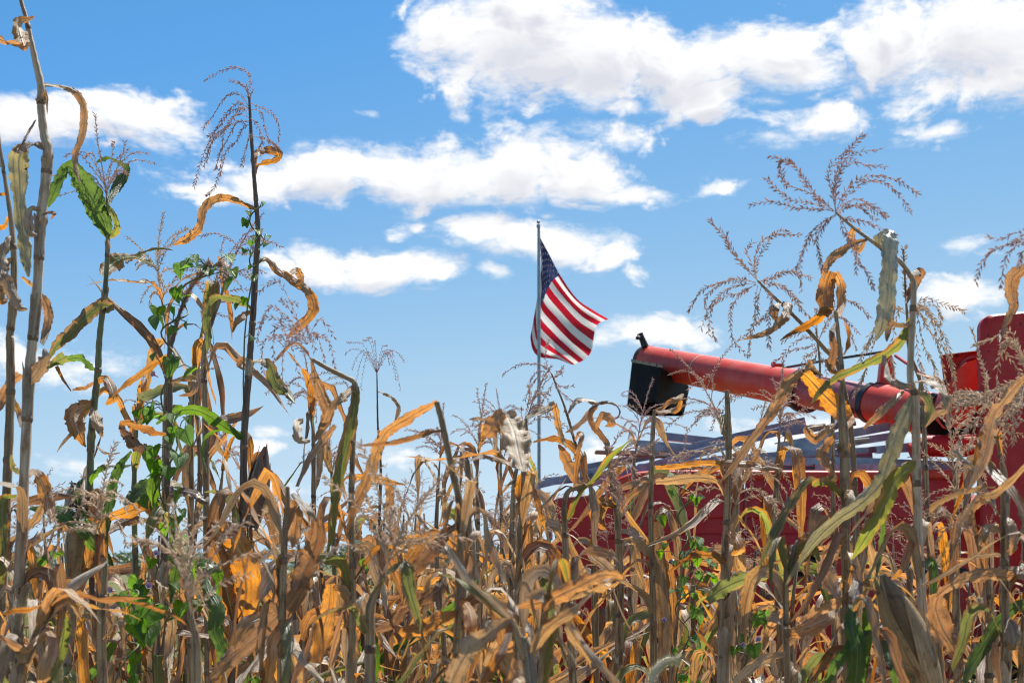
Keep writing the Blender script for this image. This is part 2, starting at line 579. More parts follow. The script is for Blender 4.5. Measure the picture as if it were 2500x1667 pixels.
# louvres on the second lower panel
for k in range(5):
    b = MB()
    b.box(Q(1958, 1346 + k * 13, YF - .045), (0.42, 0.05, 0.014), Matrix.Rotation(R_(-25), 3, 'X'), 0.003)
    b.build('louvre', M['black'], comb)
b = MB(); b.box(Q(1958, 1370, YF - .018), (0.46, 0.02, 0.23)); b.build('louvre_opening', M['black'], comb)
b = MB(); b.box(Q(2240, 1392, YF - .03), (0.74, 0.03, 0.035), bev=.005); b.build('side_rail', M['black'], comb)
# black sticker with a worn gold emblem
st = panel([(1459, 1343), (1487, 1341), (1484, 1378), (1457, 1379)], -0.004, 'decal', M['black'], Y=YF - .021)
b = MB()
for k in range(7):
    a = k * 0.9
    b.box(Q(1472 + 8 * math.cos(a), 1358 + 7 * math.sin(a * 1.3), YF - .0275), (0.016, 0.002, 0.006), Matrix.Rotation(a, 3, 'Y'))
b.build('emblem', M['gold'], st, kind='stuff')
# bolts on the side
def bolt(px, py, Y, r=0.012, parent=comb, mat='black'):
    b = MB()
    c = Q(px, py, Y)
    b.tube([c + Vector((0, .004, 0)), c + Vector((0, -.006, 0)), c + Vector((0, -.009, 0))], [r, r, r * .6], 8)
    return b.build('bolt', M[mat], parent)
for px, py in ((1865, 1505), (1600, 1480), (1700, 1350), (2140, 1360), (2330, 1360), (1585, 1350), (1800, 1350), (2060, 1500)):
    bolt(px, py, YF - .02, .016)
for px, py in ((1842, 1192), (1842, 1290), (2130, 1192), (2355, 1200)):
    bolt(px, py, YF + .008, .011)
# hidden bulk: body core, rear hood, axle, wheels, cab
b = MB()
b.box((3.35, 11.95, 1.48), (4.5, 2.5, 1.32), bev=.06)
smooth_by_angle(b.build('body_shell', M['red'], comb), 40)
b = MB()
b.box((0.72, 11.85, 1.42), (0.62, 1.9, 0.9), bev=.12)
b.build('straw_hood', M['red'], comb)
def wheel(x, y, r, w, parent):
    b = MB()
    prof = [(-w / 2, r * .55), (-w / 2, r * .9), (-w * .38, r), (w * .38, r), (w / 2, r * .9), (w / 2, r * .55)]
    rows = []
    for yy, rr in prof:
        rows.append([Vector((x + rr * math.cos(a), y + yy, r + rr * math.sin(a))) for a in [2 * math.pi * k / 36 for k in range(36)]])
    b.grid(rows, closed=True)
    for k in range(24):
        a = 2 * math.pi * k / 24
        b.box((x + r * math.cos(a), y + (w * .2 if k % 2 else -w * .2), r + r * math.sin(a)), (0.05, w * .5, 0.06), Matrix.Rotation(-a, 3, 'Y'))
    wh = b.build('wheel', M['tyre'], parent)
    b = MB()
    b.tube([(x, y - w * .30, r), (x, y - w * .2, r), (x, y + w * .3, r)], [r * .2, r * .56, r * .56], 24)
    b.build('rim', M['cream'], wh)
wheel(4.5, 10.35, .8, .5, comb); wheel(4.5, 13.4, .8, .5, comb)
wheel(1.0, 10.75, .5, .32, comb); wheel(1.0, 13.0, .5, .32, comb)
for ax_ in (([(1.0, 10.8, .5), (1.0, 13, .5)], .06), ([(4.5, 10.4, .8), (4.5, 13.4, .8)], .09)):
    b = MB(); b.tube(ax_[0], ax_[1], 10); b.build('axle', M['black'], comb)
b = MB(); b.box((2.75, 11.9, .75), (3.6, 1.5, .5), bev=.04); b.build('chassis', M['black'], comb)

# elevator / cab hood on the right: tall rounded panel with a line of bolts
HY = 10.35
pts = rounded(2396, 766, 2760, 1330, 34, (1, 1, 0, 0), 8)
pts = [(x, y - (x - 2430) * 0.10 if y < 900 and x > 2425 else y) for x, y in pts]
b = MB()
front = [Q(x, y, HY) for x, y in pts]
cen = sum(front, Vector()) / len(front)
inner = [v + (cen - v).normalized() * 0.035 for v in front]
backo = [v + Vector((0, .10, 0)) for v in front]
n = len(front)
vs = [v + Vector((0, -.0, 0)) for v in inner] + [v + Vector((0, .03, 0)) for v in front] + backo
fs = [tuple(range(n - 1, -1, -1))]
for i in range(n):
    j = (i + 1) % n
    fs.append((i, j, n + j, n + i)); fs.append((n + i, n + j, 2 * n + j, 2 * n + i))
fs.append(tuple(range(2 * n, 3 * n)))
b.add(vs, fs)
hood = smooth_by_angle(b.build('elevator_hood', M['red'], comb), 25)
for y in (818, 857, 909, 961, 1012, 1062):
    bolt(2413, y, HY - .001, .0055, hood)
for x, y in ((2491, 868), (2491, 790), (2491, 940)):
    bolt(x, y, HY - .001, .005, hood)
# mounting plate and elbow left of the hood
pl = panel([(2298, 869), (2394, 857), (2394, 1000), (2318, 1000), (2306, 935)], 0.02, 'mounting_plate', M['red'], Y=10.75)
b = MB(); b.box(Q(2346, 862.5, 10.735), (0.315, .07, .010), Matrix.Rotation(R_(-7.1), 3, 'Y'), .002); b.build('plate_flange', M['red_faded'], pl)
for x, y in ((2296, 872), (2337, 869), (2390, 862), (2306, 934), (2392, 939), (2310, 980)):
    bolt(x, y, 10.745, .008, pl)
# curved elbow: a capped bend dropping from the plate into the tank
b = MB()
arc = []
for k in range(13):
    a = R_(200 - 20 * k * .95)
    arc.append((2362 + 38 * math.cos(a), 905 - 33 * math.sin(a)))
el = [(2325, 930), (2340, 902), (2360, 884), (2380, 878), (2396, 877), (2396, 985), (2378, 1010), (2362, 1036), (2345, 1046), (2318, 1040), (2300, 1020), (2296, 985), (2306, 955)]
b.prism([Q(x, y, 10.62) for x, y in el][::-1], (0, .16, 0))
elb = smooth_by_angle(b.build('elbow_housing', M['red_tube'], comb), 40)
b = MB()
c = Q(2378, 905, 10.72)
ring = []
for k in range(25):
    a = R_(60 + 170 * k / 24)
    ring.append(c + Vector((0.105 * math.cos(a), 0, 0.105 * math.sin(a))))
b.tube(ring, .012, 6)
b.build('elbow_flange', M['red_faded'], elb)
b = MB()
ring = []
for k in range(17):
    a = R_(185 + 110 * k / 16)
    ring.append(Q(2345 + 52 * math.cos(a), 1000 - 52 * math.sin(a), 10.66))
b.tube(ring, .016, 6); b.build('rubber_seal', M['rubber'], elb)
# solid black block standing in for the shade in the gap behind the elbow
panel([(2330, 1000), (2396, 985), (2396, 1062), (2326, 1062)], 0.3, 'gap_shade_block', M['black'], Y=10.85)
# lower cross tube
b = MB()
b.tube([Q(2225, 1105, 10.75), Q(2262, 1089, 10.75), Q(2337, 1088, 10.75), Q(2420, 1086, 10.75), Q(2560, 1082, 10.75)], [.070, .083, .085, .092, .092], 24)
ct = smooth_by_angle(b.build('cross_tube', M['red'], comb), 50)
b = MB(); b.tube([Q(2335, 1088, 10.75), Q(2339, 1088, 10.75)], .089, 24); b.build('tube_seam', M['red_faded'], ct)
b = MB(); b.prism([Q(x, y, 10.7) for x, y in ((2330, 1064), (2395, 1058), (2395, 1061), (2345, 1067))][::-1], (0, .1, 0)); b.build('sheet_lip', M['red_tube'], ct)

# unloading auger: comes towards the camera from left to right
def AY(px):
    w = 75.7 + (px - 1624) * (86.5 - 75.7) / (1869 - 1624)
    return 0.34 * F5 / w
def AC(px):
    cy = 884.5 + (px - 1600) * 0.1865
    return P(px, cy, AY(px))
def aug(px0, px1, r, n=40, seg=6, r1=None):
    b = MB()
    b.tube([AC(px0 + (px1 - px0) * k / seg) for k in range(seg + 1)], [r + ((r1 or r) - r) * k / seg for k in range(seg + 1)], n)
    return b
ag = aug(1582, 1926, .170).build('unloading_auger', M['red_tube'], comb)
smooth_by_angle(ag, 50)
def abuild(b, name, mat, ang=50):
    return smooth_by_angle(b.build(name, M[mat], ag), ang)
abuild(aug(1578, 1585, .174), 'end_ring', 'black')
abuild(aug(1716, 1718, .1712), 'tube_seam', 'cream')
abuild(aug(1924, 1966, .176, r1=.182), 'collar', 'red_tube')
abuild(aug(1962, 1972, .205), 'flange', 'black')
abuild(aug(1970, 2134, .152), 'inner_tube', 'red_faded')
abuild(aug(2108, 2110, .1535), 'tube_seam', 'black')
abuild(aug(2130, 2142, .178), 'flange', 'black')
abuild(aug(2138, 2296, .170), 'base_tube', 'red_tube')
abuild(aug(2286, 2304, .186), 'flange', 'black')
for k in range(10):
    a = 2 * math.pi * k / 10
    for px in (1967, 2136):
        c = AC(px); t = (AC(px + 4) - AC(px)).normalized()
        u = Vector((0, 0, 1)); u = (u - t * u.dot(t)).normalized(); w = t.cross(u)
        b = MB(); q = c + (u * math.cos(a) + w * math.sin(a)) * (.192 if px < 2000 else .166)
        b.tube([q - t * .03, q + t * .03], .009, 6); b.build('bolt', M['black'], ag)
# rubber spout: an open box hanging under the far end
def spout():
    e0, e1 = AC(1584), AC(1672)
    t = (e1 - e0).normalized()
    side = Vector((t.y, -t.x, 0)).normalized()
    if side.y > 0: side = -side
    A = Q(1543, 884, 15.2); B = Q(1615, 897, 14.6); Cc = Q(1600, 980, 14.6); Dd = Q(1531, 990, 15.2)
    E = Q(1682, 942, 15.6); Fv = Q(1668, 1006, 15.6)
    o = abuild((lambda b: (b.prism([A, B, Cc, Dd][::-1], (0, .012, 0)), b)[1])(MB()), 'spout_flap', 'rubber', 30)
    abuild((lambda b: (b.prism([B + Vector((0.002, .013, 0)), E, Fv, Cc + Vector((0.002, .013, 0))], (0, .012, 0)), b)[1])(MB()), 'spout_flap', 'rubber', 30)
    A2, E2 = A + Vector((.25, 1.2, .02)), E + Vector((0.05, .4, 0))
    abuild((lambda b: (b.prism([A + Vector((0, .013, 0)), A2, A2 + (Dd - A), Dd + Vector((0, .013, 0))], (.012, 0, 0)), b)[1])(MB()), 'spout_flap', 'rubber', 30)
    abuild((lambda b: (b.prism([A2, E2, E2 + (Fv - E), A2 + (Dd - A)], (0, .012, 0)), b)[1])(MB()), 'spout_flap', 'rubber', 30)
    b = MB()
    b.prism([Q(1541, 876, 15.19), Q(1617, 891, 14.585), Q(1617, 897.5, 14.585), Q(1541, 883, 15.19)][::-1], (0, .02, 0))
    s = b.build('clamp_strip', M['wood'], ag)
    for k in range(4):
        c = Q(1552 + k * 17, 881.5 + k * 3.4, 15.12 - k * .14)
        b = MB(); b.tube([c, c + Vector((0, -.02, 0))], .010, 6); b.build('rivet', M['black'], s)
spout()
# bent black handle with a knob on top of the far end
b = MB()
hp = [P(1575, 846, 15.7), P(1570, 833, 15.7), P(1565, 822, 15.7), P(1562, 814, 15.7)]
b.tube(hp, [.042, .036, .034, .036], 10)
b.tube([P(1563, 823, 15.7), P(1556, 825, 15.6)], .022, 8)
b.build('bent_handle', M['black'], ag)
# hinge bracket, truss rods and post on top of the tube
b = MB(); b.prism([P(x, y, 13.3) for x, y in ((1889, 881), (1895, 887), (1912, 887), (1915, 899), (1888, 897))][::-1], (0, .14, 0)); b.build('rod_bracket', M['red_tube'], ag)
b = MB(); b.prism([P(x, y, 13.28) for x, y in ((1880, 897), (1917, 899), (1914, 903), (1878, 900))][::-1], (0, .2, 0)); b.build('bracket_foot', M['galv'], ag)
b = MB(); b.tube([P(1914, 898, 13.3), P(2020, 879, 12.6), P(2156, 859, 11.9)], .012, 8); b.build('truss_rod', M['black'], ag)
b = MB(); b.tube([P(2186, 868, 11.8), P(2250, 912, 11.3), P(2312, 950, 10.9)], .013, 8); b.build('truss_rod', M['red'], ag)
b = MB(); b.prism([P(x, y, 11.85) for x, y in ((2146, 944), (2155, 868), (2166, 858), (2176, 862), (2188, 938))][::-1], (0, .10, 0)); b.build('truss_post', M['red_tube'], ag)

# ------------------------------------------------------------------ loose things piled on the tank
def channel(p0, p1, w, h, t=0.006, tw=0.0):
    """U channel between two points, web facing the camera"""
    d = (p1 - p0); L = d.length; d.normalize()
    up = Vector((0, 0, 1)); up = (up - d * up.dot(d)).normalized(); fw = d.cross(up).normalized()
    if fw.y > 0: fw = -fw
    if tw:
        q = Matrix.Rotation(tw, 3, d); up = q @ up; fw = q @ fw
    # profile in (depth away, up)
    prof = [(0, -h / 2), (0, h / 2), (-w, h / 2), (-w, h / 2 - t * 2.2), (-w + t, h / 2 - t * 2.2), (-w + t, h / 2 - t), (-t, h / 2 - t), (-t, -h / 2 + t), (-w, -h / 2 + t), (-w, -h / 2)]
    b = MB()
    b.prism([p0 + fw * a + up * c for a, c in prof], d * L)
    return b

CH = [
 # x0,y0,Y0, x1,y1,Y1, height m, material, label
 (1623, 1064, 11.6, 1790, 1082, 11.9, .048, 'galv', 'short galvanised channel sticking up highest at the left of the metal pile'),
 (1558, 1078, 11.3, 1720, 1091, 11.6, .022, 'galv', 'thin galvanised strip just above the wider short channel in the pile'),
 (1562, 1091, 11.2, 1700, 1099, 11.5, .040, 'galv', 'short galvanised channel lying just above the wooden plank'),
 (1262, 1196, 10.9, 1470, 1147, 11.1, .044, 'galv', 'grey channel poking out farthest left past the flagpole'),
 (1402, 1148, 11.2, 1760, 1079, 11.5, .050, 'galv', 'long galvanised channel rising to the right behind the wooden plank'),
 (1448, 1166, 10.95, 1640, 1134, 11.15, .056, 'galv', 'dull channel with a square cut end below the plank'),
 (1420, 1184, 10.8, 1968, 1035, 11.4, .050, 'galv_purple', 'longest purplish galvanised channel slanting up across the whole pile'),
 (1700, 1088, 11.6, 1966, 1026, 11.9, .046, 'galv', 'upper slanting channel that ends under the auger flange'),
 (1910, 1060, 11.5, 2090, 1033, 11.7, .030, 'galv_purple', 'narrow slanting rail in the middle of the pile'),
 (1900, 1090, 11.1, 2174, 1040, 11.3, .052, 'galv', 'slanting channel with an open right end under the auger'),
 (1905, 1106, 11.0, 2184, 1063, 11.2, .046, 'galv', 'slanting channel directly under the open ended one'),
 (1740, 1120, 10.9, 2120, 1098, 11.0, .034, 'galv_purple', 'dark flat rail crossing low through the middle of the pile'),
 (1800, 1124, 10.78, 2160, 1128, 10.78, .048, 'galv', 'level channel resting just above the red tank rim'),
 (1990, 1139, 10.72, 2400, 1139, 10.74, .036, 'galv_purple', 'lowest rail lying along the tank rim at the right'),
 (2000, 1120, 10.95, 2460, 1140, 10.9, .040, 'galv', 'long pale channel running right towards the red hood'),
 (2140, 1098, 11.05, 2271, 1092, 11.05, .040, 'galv', 'short channel end beside the red cross tube'),
 (2040, 1043, 11.8, 2096, 988, 12.0, .040, 'galv', 'channel end standing up in front of the faded auger tube'),
 (1330, 1176, 11.3, 1560, 1150, 11.5, .050, 'galv', 'shadowed channel at the left behind the slanting ones'),
 (1560, 1140, 11.0, 1900, 1110, 11.1, .040, 'galv', 'shadowed channel buried in the middle of the pile'),
 (1590, 1150, 11.2, 1960, 1128, 11.3, .050, 'galv_purple', 'dark channel lying low behind the red rim at the left'),
 (1880, 1138, 11.15, 2260, 1146, 11.1, .050, 'galv', 'dark channel lying low behind the red rim in the middle'),
 (1720, 1140, 11.5, 2130, 1108, 11.7, .052, 'galv_purple', 'deep shadowed channel seen between the level and slanting ones'),
 (2120, 1146, 11.3, 2480, 1128, 11.4, .050, 'galv', 'dark channel running behind the rim towards the red hood'),
 (1990, 1112, 11.4, 2240, 1086, 11.6, .040, 'galv_purple', 'slanting shadowed channel below the auger base'),
]
for (x0, y0, Y0, x1, y1, Y1, h, mt, lab) in CH:
    p0, p1 = P(x0, y0, Y0), P(x1, y1, Y1)
    o = channel(p0, p1, .06, h * 1.28, .004).build('metal_channel', M[mt])
    tag(o, lab, 'metal channel', 'galvanised channels piled on the combine')
# planks
b = MB()
p0, p1 = P(1455, 1101, 10.9), P(1658, 1106, 11.1)
d = (p1 - p0).normalized(); up = Vector((0, 0, 1)); fw = Vector((0, 1, 0))
prof = []
L = (p1 - p0).length
pts = [p0 + up * .008, p0 + d * L * .85 + up * .016, p1 + up * .004, p1 - up * .022, p1 - d * .05 - up * .033, p0 + d * L * .78 - up * .030, p0 + d * .08 - up * .012, p0 - up * .010]
b.prism(pts[::-1], fw * .18)
o = b.build('wooden_plank', M['wood']); tag(o, 'weathered wooden plank with a rounded right end lying on the metal pile', 'plank')
b = MB(); b.tube([P(2040, 1086, 11.0), P(2080, 1078, 11.0), P(2122, 1073, 11.0)], [.02, .022, .017], 10)
o = b.build('wooden_stick', M['wood']); tag(o, 'short bare wooden stick under the slanting channels', 'stick')
b = MB(); b.box(Q(2368, 972.5, 10.42) , (0.22, .10, .105), bev=.004)
o = b.build('timber_block', M['wood']); tag(o, 'grained timber block wedged against the red hood', 'timber')
# folded dark blue tarp at the foot of the hood
b = MB()
rows = []
rng = random.Random(5)
for j in range(7):
    rows.append([P(2215 + i * 14, 1118 - 16 * math.sin(math.pi * i / 19) * (1 - abs(j - 3) / 3.5) - rng.random() * 3, 10.95 + j * .05) for i in range(20)])
b.grid(rows)
M['tarp'] = mat_simple('blue_tarp', (0.02, 0.035, 0.075), (0.03, 0.05, 0.1), 0.6, scale=30)
o = b.build('tarp', M['tarp'], smooth=True); tag(o, 'crumpled dark blue tarp beside the red cross tube', 'tarp')

# ------------------------------------------------------------------ flagpole and flag
FY = 17.0
def mat_cloth(name, col):
    m, N, out = new_mat(name)
    tc = N.n('ShaderNodeTexCoord')
    n1 = N.noise(tc.outputs['Object'], 60, 3, 0.6)
    c = N.mix(N.math('MULTIPLY', n1.outputs[0], 0.25), col, tuple(x * .75 for x in col))
    b = principled(N, c, 0.75, 0, 0.2)
    t = N.n('ShaderNodeBsdfTranslucent'); N.setin(t.inputs[0], (*col, 1))
    mx = N.n('ShaderNodeMixShader'); mx.inputs[0].default_value = 0.45
    N.link(b.outputs[0], mx.inputs[1]); N.link(t.outputs[0], mx.inputs[2]); N.link(mx.outputs[0], out.inputs[0])
    return m
M['f_red'] = mat_cloth('flag_red', (0.52, 0.012, 0.03))
M['f_white'] = mat_cloth('flag_white', (0.80, 0.78, 0.76))
M['f_blue'] = mat_cloth('flag_blue', (0.035, 0.045, 0.13))

pb = P(1316, 1380, FY); pb.z = 0
pole = empty('flagpole', pb, 'tall thin pale metal flagpole left of the combine', 'flagpole')
top = P(1314.5, 548, FY)
b = MB(); b.tube([Vector((pb.x, FY, 0)), P(1316, 1000, FY), P(1315.2, 700, FY), top], [.024, .021, .018, .014], 14)
smooth_by_angle(b.build('shaft', M['pole'], pole), 50)
b = MB()
c = P(1314.5, 542, FY)
rows = []
for j in range(9):
    a = math.pi * j / 8
    rows.append([c + Vector((.021 * math.sin(a) * math.cos(2 * math.pi * k / 12), .021 * math.sin(a) * math.sin(2 * math.pi * k / 12), .021 * math.cos(a))) for k in range(12)])
b.grid(rows, closed=True)
b.build('finial_ball', M['galv'], pole, smooth=True)
b = MB(); b.tube([P(1314.5, 556, FY), P(1314.5, 549, FY)], .022, 12); b.build('truck', M['galv'], pole)
b = MB(); b.tube([P(1318, 553, FY - .02), P(1319.2, 700, FY - .03), P(1319, 900, FY - .03), P(1318.5, 1360, FY - .02)], .004, 5); b.build('halyard', M['rope'], pole)

def fc(x, y):
    return (1260 + x * .4334, 520 + y * .4334)
G = [
 [(134, 135, 0), (190, 240, .25), (248, 350, .55), (340, 480, .9), (430, 545, 1.25), (521, 598, 1.5)],
 [(138, 222, .02), (163, 310, .22), (197, 392, .45), (288, 508, .85), (372, 592, 1.2), (452, 640, 1.6)],
 [(141, 320, .06), (147, 405, .16), (147, 515, .38), (226, 612, .75), (312, 702, 1.1), (418, 790, 1.45)],
 [(112, 520, .12), (116, 600, .2), (126, 668, .4), (198, 742, .7), (262, 792, 1.0), (335, 850, 1.3)],
 [(80, 700, .18), (92, 765, .3), (126, 808, .45), (186, 818, .7), (236, 824, .9), (292, 846, 1.15)],
]
def fs_(s, t):
    k = s * (NS - 1); i = min(int(k), NS - 2); f = k - i
    colp = [tuple(r[i][d] * (1 - f) + r[i + 1][d] * f for d in range(3)) for r in GRC]
    x, y, dz = cr(colp, 27)[round(t * 26)] if abs(t * 26 - round(t * 26)) < 1e-6 else cr(colp, 131)[round(t * 130)]
    # ripples across the cloth, running down along the stripes' normals
    amp = .10 * min(1, s * 3)
    dz += amp * math.sin(9.0 * s - 3.2 * t + .4) + .045 * math.sin(17 * s + 5 * t) * s + .03 * math.sin(26 * t + 6 * s) * s
    px, py = fc(x, y)
    return P(px, py, FY + .03 + dz)
NS = 41
GRC = [cr(row, NS) for row in G]
flag = empty('flag', P(1316, 720, FY), 'large red, white and blue striped flag with a starred canton hanging from the pole', 'flag')
for i in range(13):
    s0 = .4 if i < 7 else 0.0
    m_ = 36
    rows = [[fs_(s0 + (1 - s0) * k / m_, (i + j / 5) / 13) for k in range(m_ + 1)] for j in range(6)]
    b = MB(); b.grid(rows)
    b.build('red_stripe' if i % 2 == 0 else 'white_stripe', M['f_red' if i % 2 == 0 else 'f_white'], flag, smooth=True)
rows = [[fs_(.4 * k / 16, round(7 / 13 * j / 35 * 130) / 130) for k in range(17)] for j in range(36)]
b = MB(); b.grid(rows); can = b.build('canton', M['f_blue'], flag, smooth=True)
b = MB()
for r in range(9):
    for c_ in range(6 if r % 2 == 0 else 5):
        s = .4 * ((c_ * 2 + 1 + r % 2) / 12); t = 7 / 13 * (r + 1) / 10
        t = round(t * 130) / 130
        p0 = fs_(s, t); ds = (fs_(s + .015, t) - p0).normalized(); dt = (fs_(s, t + 1 / 130 * 2) - p0).normalized()
        nn = ds.cross(dt).normalized()
        if nn.y > 0: nn = -nn
        for sg in (1, -1):
            ctr = p0 + nn * .006 * sg
            ring = []
            for k in range(10):
                a = math.pi / 2 + 2 * math.pi * k / 10; rr = .021 if k % 2 == 0 else .008
                ring.append(ctr + ds * rr * math.cos(a) - dt * rr * math.sin(a))
            b.add(ring, [tuple(range(10))])
b.build('stars', M['f_white'], can, kind='stuff')

# ------------------------------------------------------------------ plant materials
def mat_leaf(name, ra, rb, ta, tb, green=None, trans=0.4, rough=0.44, spec=0.55, rib=(0.55, 0.48, 0.36), vein=8.0, vary=1.0):
    """ra/rb reflected colours, ta/tb colours of light shining through; green = (refl, trans) of living patches"""
    m, N, out = new_mat(name)
    uv = N.n('ShaderNodeUVMap').outputs[0]
    oi = N.n('ShaderNodeObjectInfo').outputs['Random']
    cmb = N.n('ShaderNodeCombineXYZ'); N.link(N.math('MULTIPLY', oi, 37.0), cmb.inputs[2])
    p = N.vmath('ADD', uv, cmb.outputs[0])
    st = N.noise(N.vmath('MULTIPLY', p, (vein, 4.0, 1.0)), 1.0, 6, 0.72)
    bl = N.noise(N.vmath('MULTIPLY', p, (1.8, 10.0, 1.0)), 1.0, 4, 0.6)
    sp = N.noise(N.vmath('MULTIPLY', p, (6.0, 55.0, 1.0)), 1.0, 4, 0.75)
    su = N.n('ShaderNodeSeparateXYZ'); N.link(uv, su.inputs[0])
    ux = N.math('ABSOLUTE', N.math('SUBTRACT', su.outputs[0], 0.5))
    f = N.smooth(N.math('MULTIPLY_ADD', st.outputs[0], 0.6, N.math('MULTIPLY', bl.outputs[0], 0.45)), 0.43, 0.61)
    rc = N.mix(f, ra, rb)
    tcx = N.mix(f, ta, tb)
    spot = N.smooth(sp.outputs[0], 0.54, 0.66)
    rc = N.mix(N.math('MULTIPLY', spot, 0.6), rc, tuple(x * .32 for x in rb))
    tcx = N.mix(N.math('MULTIPLY', spot, 0.65), tcx, tuple(x * .35 for x in tb))
    if green:
        gm = N.smooth(N.math('ADD', bl.outputs[0], N.math('MULTIPLY_ADD', ux, -0.9, N.math('MULTIPLY', oi, 0.25))), 0.24, 0.38)
        rc = N.mix(gm, rc, green[0]); tcx = N.mix(gm, tcx, green[1])
    o2 = N.math('FRACT', N.math('MULTIPLY', oi, 7.31))
    o3 = N.math('FRACT', N.math('MULTIPLY', oi, 23.7))
    hs = N.n('ShaderNodeHueSaturation'); N.link(rc, hs.inputs['Color'])
    N.link(N.math('MULTIPLY_ADD', oi, 0.55 * vary, .88 - .34 * vary), hs.inputs['Value'])
    N.link(N.math('MULTIPLY_ADD', o2, 0.5, 0.78), hs.inputs['Saturation'])
    rc = hs.outputs[0]
    ht = N.n('ShaderNodeHueSaturation'); N.link(tcx, ht.inputs['Color'])
    N.link(N.math('MULTIPLY_ADD', o3, 0.20, 0.86), ht.inputs['Saturation'])
    N.link(N.math('MULTIPLY_ADD', o2, 0.35, 0.80), ht.inputs['Value'])
    tcx = ht.outputs[0]
    rb_ = N.smooth(ux, 0.015, 0.045)
    rc = N.mix(N.math('MULTIPLY_ADD', rb_, -0.6, 0.6), rc, rib)
    h = N.math('MULTIPLY_ADD', st.outputs[0], 1.0, N.math('MULTIPLY', N.smooth(ux, 0.0, 0.06), -0.4))
    nb = bump(N, h, 0.9, 0.005)
    b = principled(N, rc, N.math('MULTIPLY_ADD', o2, .16, rough - .08), 0, spec, nb)
    t = N.n('ShaderNodeBsdfTranslucent'); N.link(tcx, t.inputs[0]); N.link(nb, t.inputs['Normal'])
    mx = N.n('ShaderNodeMixShader')
    # thick ribs and older leaves let less light through
    fac = N.math('MULTIPLY', N.math('MULTIPLY_ADD', rb_, .7, .3), N.math('MULTIPLY_ADD', o3, trans * .75, trans * .5))
    N.link(fac, mx.inputs[0])
    N.link(b.outputs[0], mx.inputs[1]); N.link(t.outputs[0], mx.inputs[2]); N.link(mx.outputs[0], out.inputs[0])
    return m


G1 = ((0.17, 0.18, 0.085), (0.38, 0.40, 0.07))
M['d'] = mat_leaf('dry_corn_leaf', (0.60, 0.47, 0.315), (0.36, 0.255, 0.15), (0.92, 0.39, 0.075), (0.62, 0.225, 0.033), trans=.46)
M['w'] = mat_leaf('bleached_corn_leaf', (0.72, 0.63, 0.50), (0.46, 0.37, 0.27), (0.80, 0.42, 0.12), (0.55, 0.24, 0.05), trans=0.38, spec=.45)
M['k'] = mat_leaf('brown_corn_leaf', (0.38, 0.28, 0.19), (0.20, 0.14, 0.10), (0.72, 0.28, 0.05), (0.40, 0.14, 0.025), trans=0.44)
M['g'] = mat_leaf('green_corn_leaf', (0.045, 0.095, 0.025), (0.075, 0.135, 0.045), (0.18, 0.34, 0.015), (0.25, 0.40, 0.04), trans=0.42, rough=0.38, spec=0.55, rib=(0.24, 0.30, 0.16), vary=.6)
M['h'] = mat_leaf('half_green_corn_leaf', (0.50, 0.42, 0.27), (0.30, 0.23, 0.13), (0.80, 0.38, 0.07), (0.56, 0.24, 0.035), green=G1, trans=0.42, rough=0.42, spec=0.5, rib=(0.45, 0.42, 0.26))
M['p'] = mat_leaf('pale_grey_green_leaf', (0.60, 0.60, 0.48), (0.38, 0.38, 0.28), (0.62, 0.50, 0.20), (0.46, 0.36, 0.12), trans=0.26)
M['husk'] = mat_leaf('dry_husk', (0.60, 0.47, 0.32), (0.36, 0.26, 0.16), (0.62, 0.30, 0.08), (0.40, 0.17, 0.04), trans=0.22, vein=16.0)
M['husk_brown'] = mat_leaf('brown_husk', (0.30, 0.21, 0.16), (0.16, 0.11, 0.09), (0.55, 0.22, 0.04), (0.4, 0.15, 0.03), trans=0.24, vein=16.0)
M['husk_green'] = mat_leaf('green_husk', (0.14, 0.22, 0.06), (0.20, 0.27, 0.10), (0.35, 0.5, 0.06), (0.4, 0.5, 0.1), trans=0.22, vein=16.0)


def mat_stalk(name, a, b_, c_, spec=0.35):
    m, N, out = new_mat(name)
    uv = N.n('ShaderNodeUVMap').outputs[0]
    oi = N.n('ShaderNodeObjectInfo').outputs['Random']
    cmb = N.n('ShaderNodeCombineXYZ'); N.link(N.math('MULTIPLY', oi, 21.0), cmb.inputs[2])
    p = N.vmath('ADD', uv, cmb.outputs[0])
    s1 = N.noise(N.vmath('MULTIPLY', p, (14, 2.2, 1)), 1, 5, 0.6)
    s2 = N.noise(N.vmath('MULTIPLY', p, (3, 14, 1)), 1, 5, 0.65)
    c = N.mix(N.smooth(s1.outputs[0], 0.40, 0.60), a, tuple(x * .72 for x in b_))
    c = N.mix(N.smooth(s2.outputs[0], 0.46, 0.66), c, tuple(x * .75 for x in c_))
    bb = principled(N, c, 0.55, 0, spec, bump(N, s1.outputs[0], 0.9, 0.005))
    N.link(bb.outputs[0], out.inputs[0])
    return m


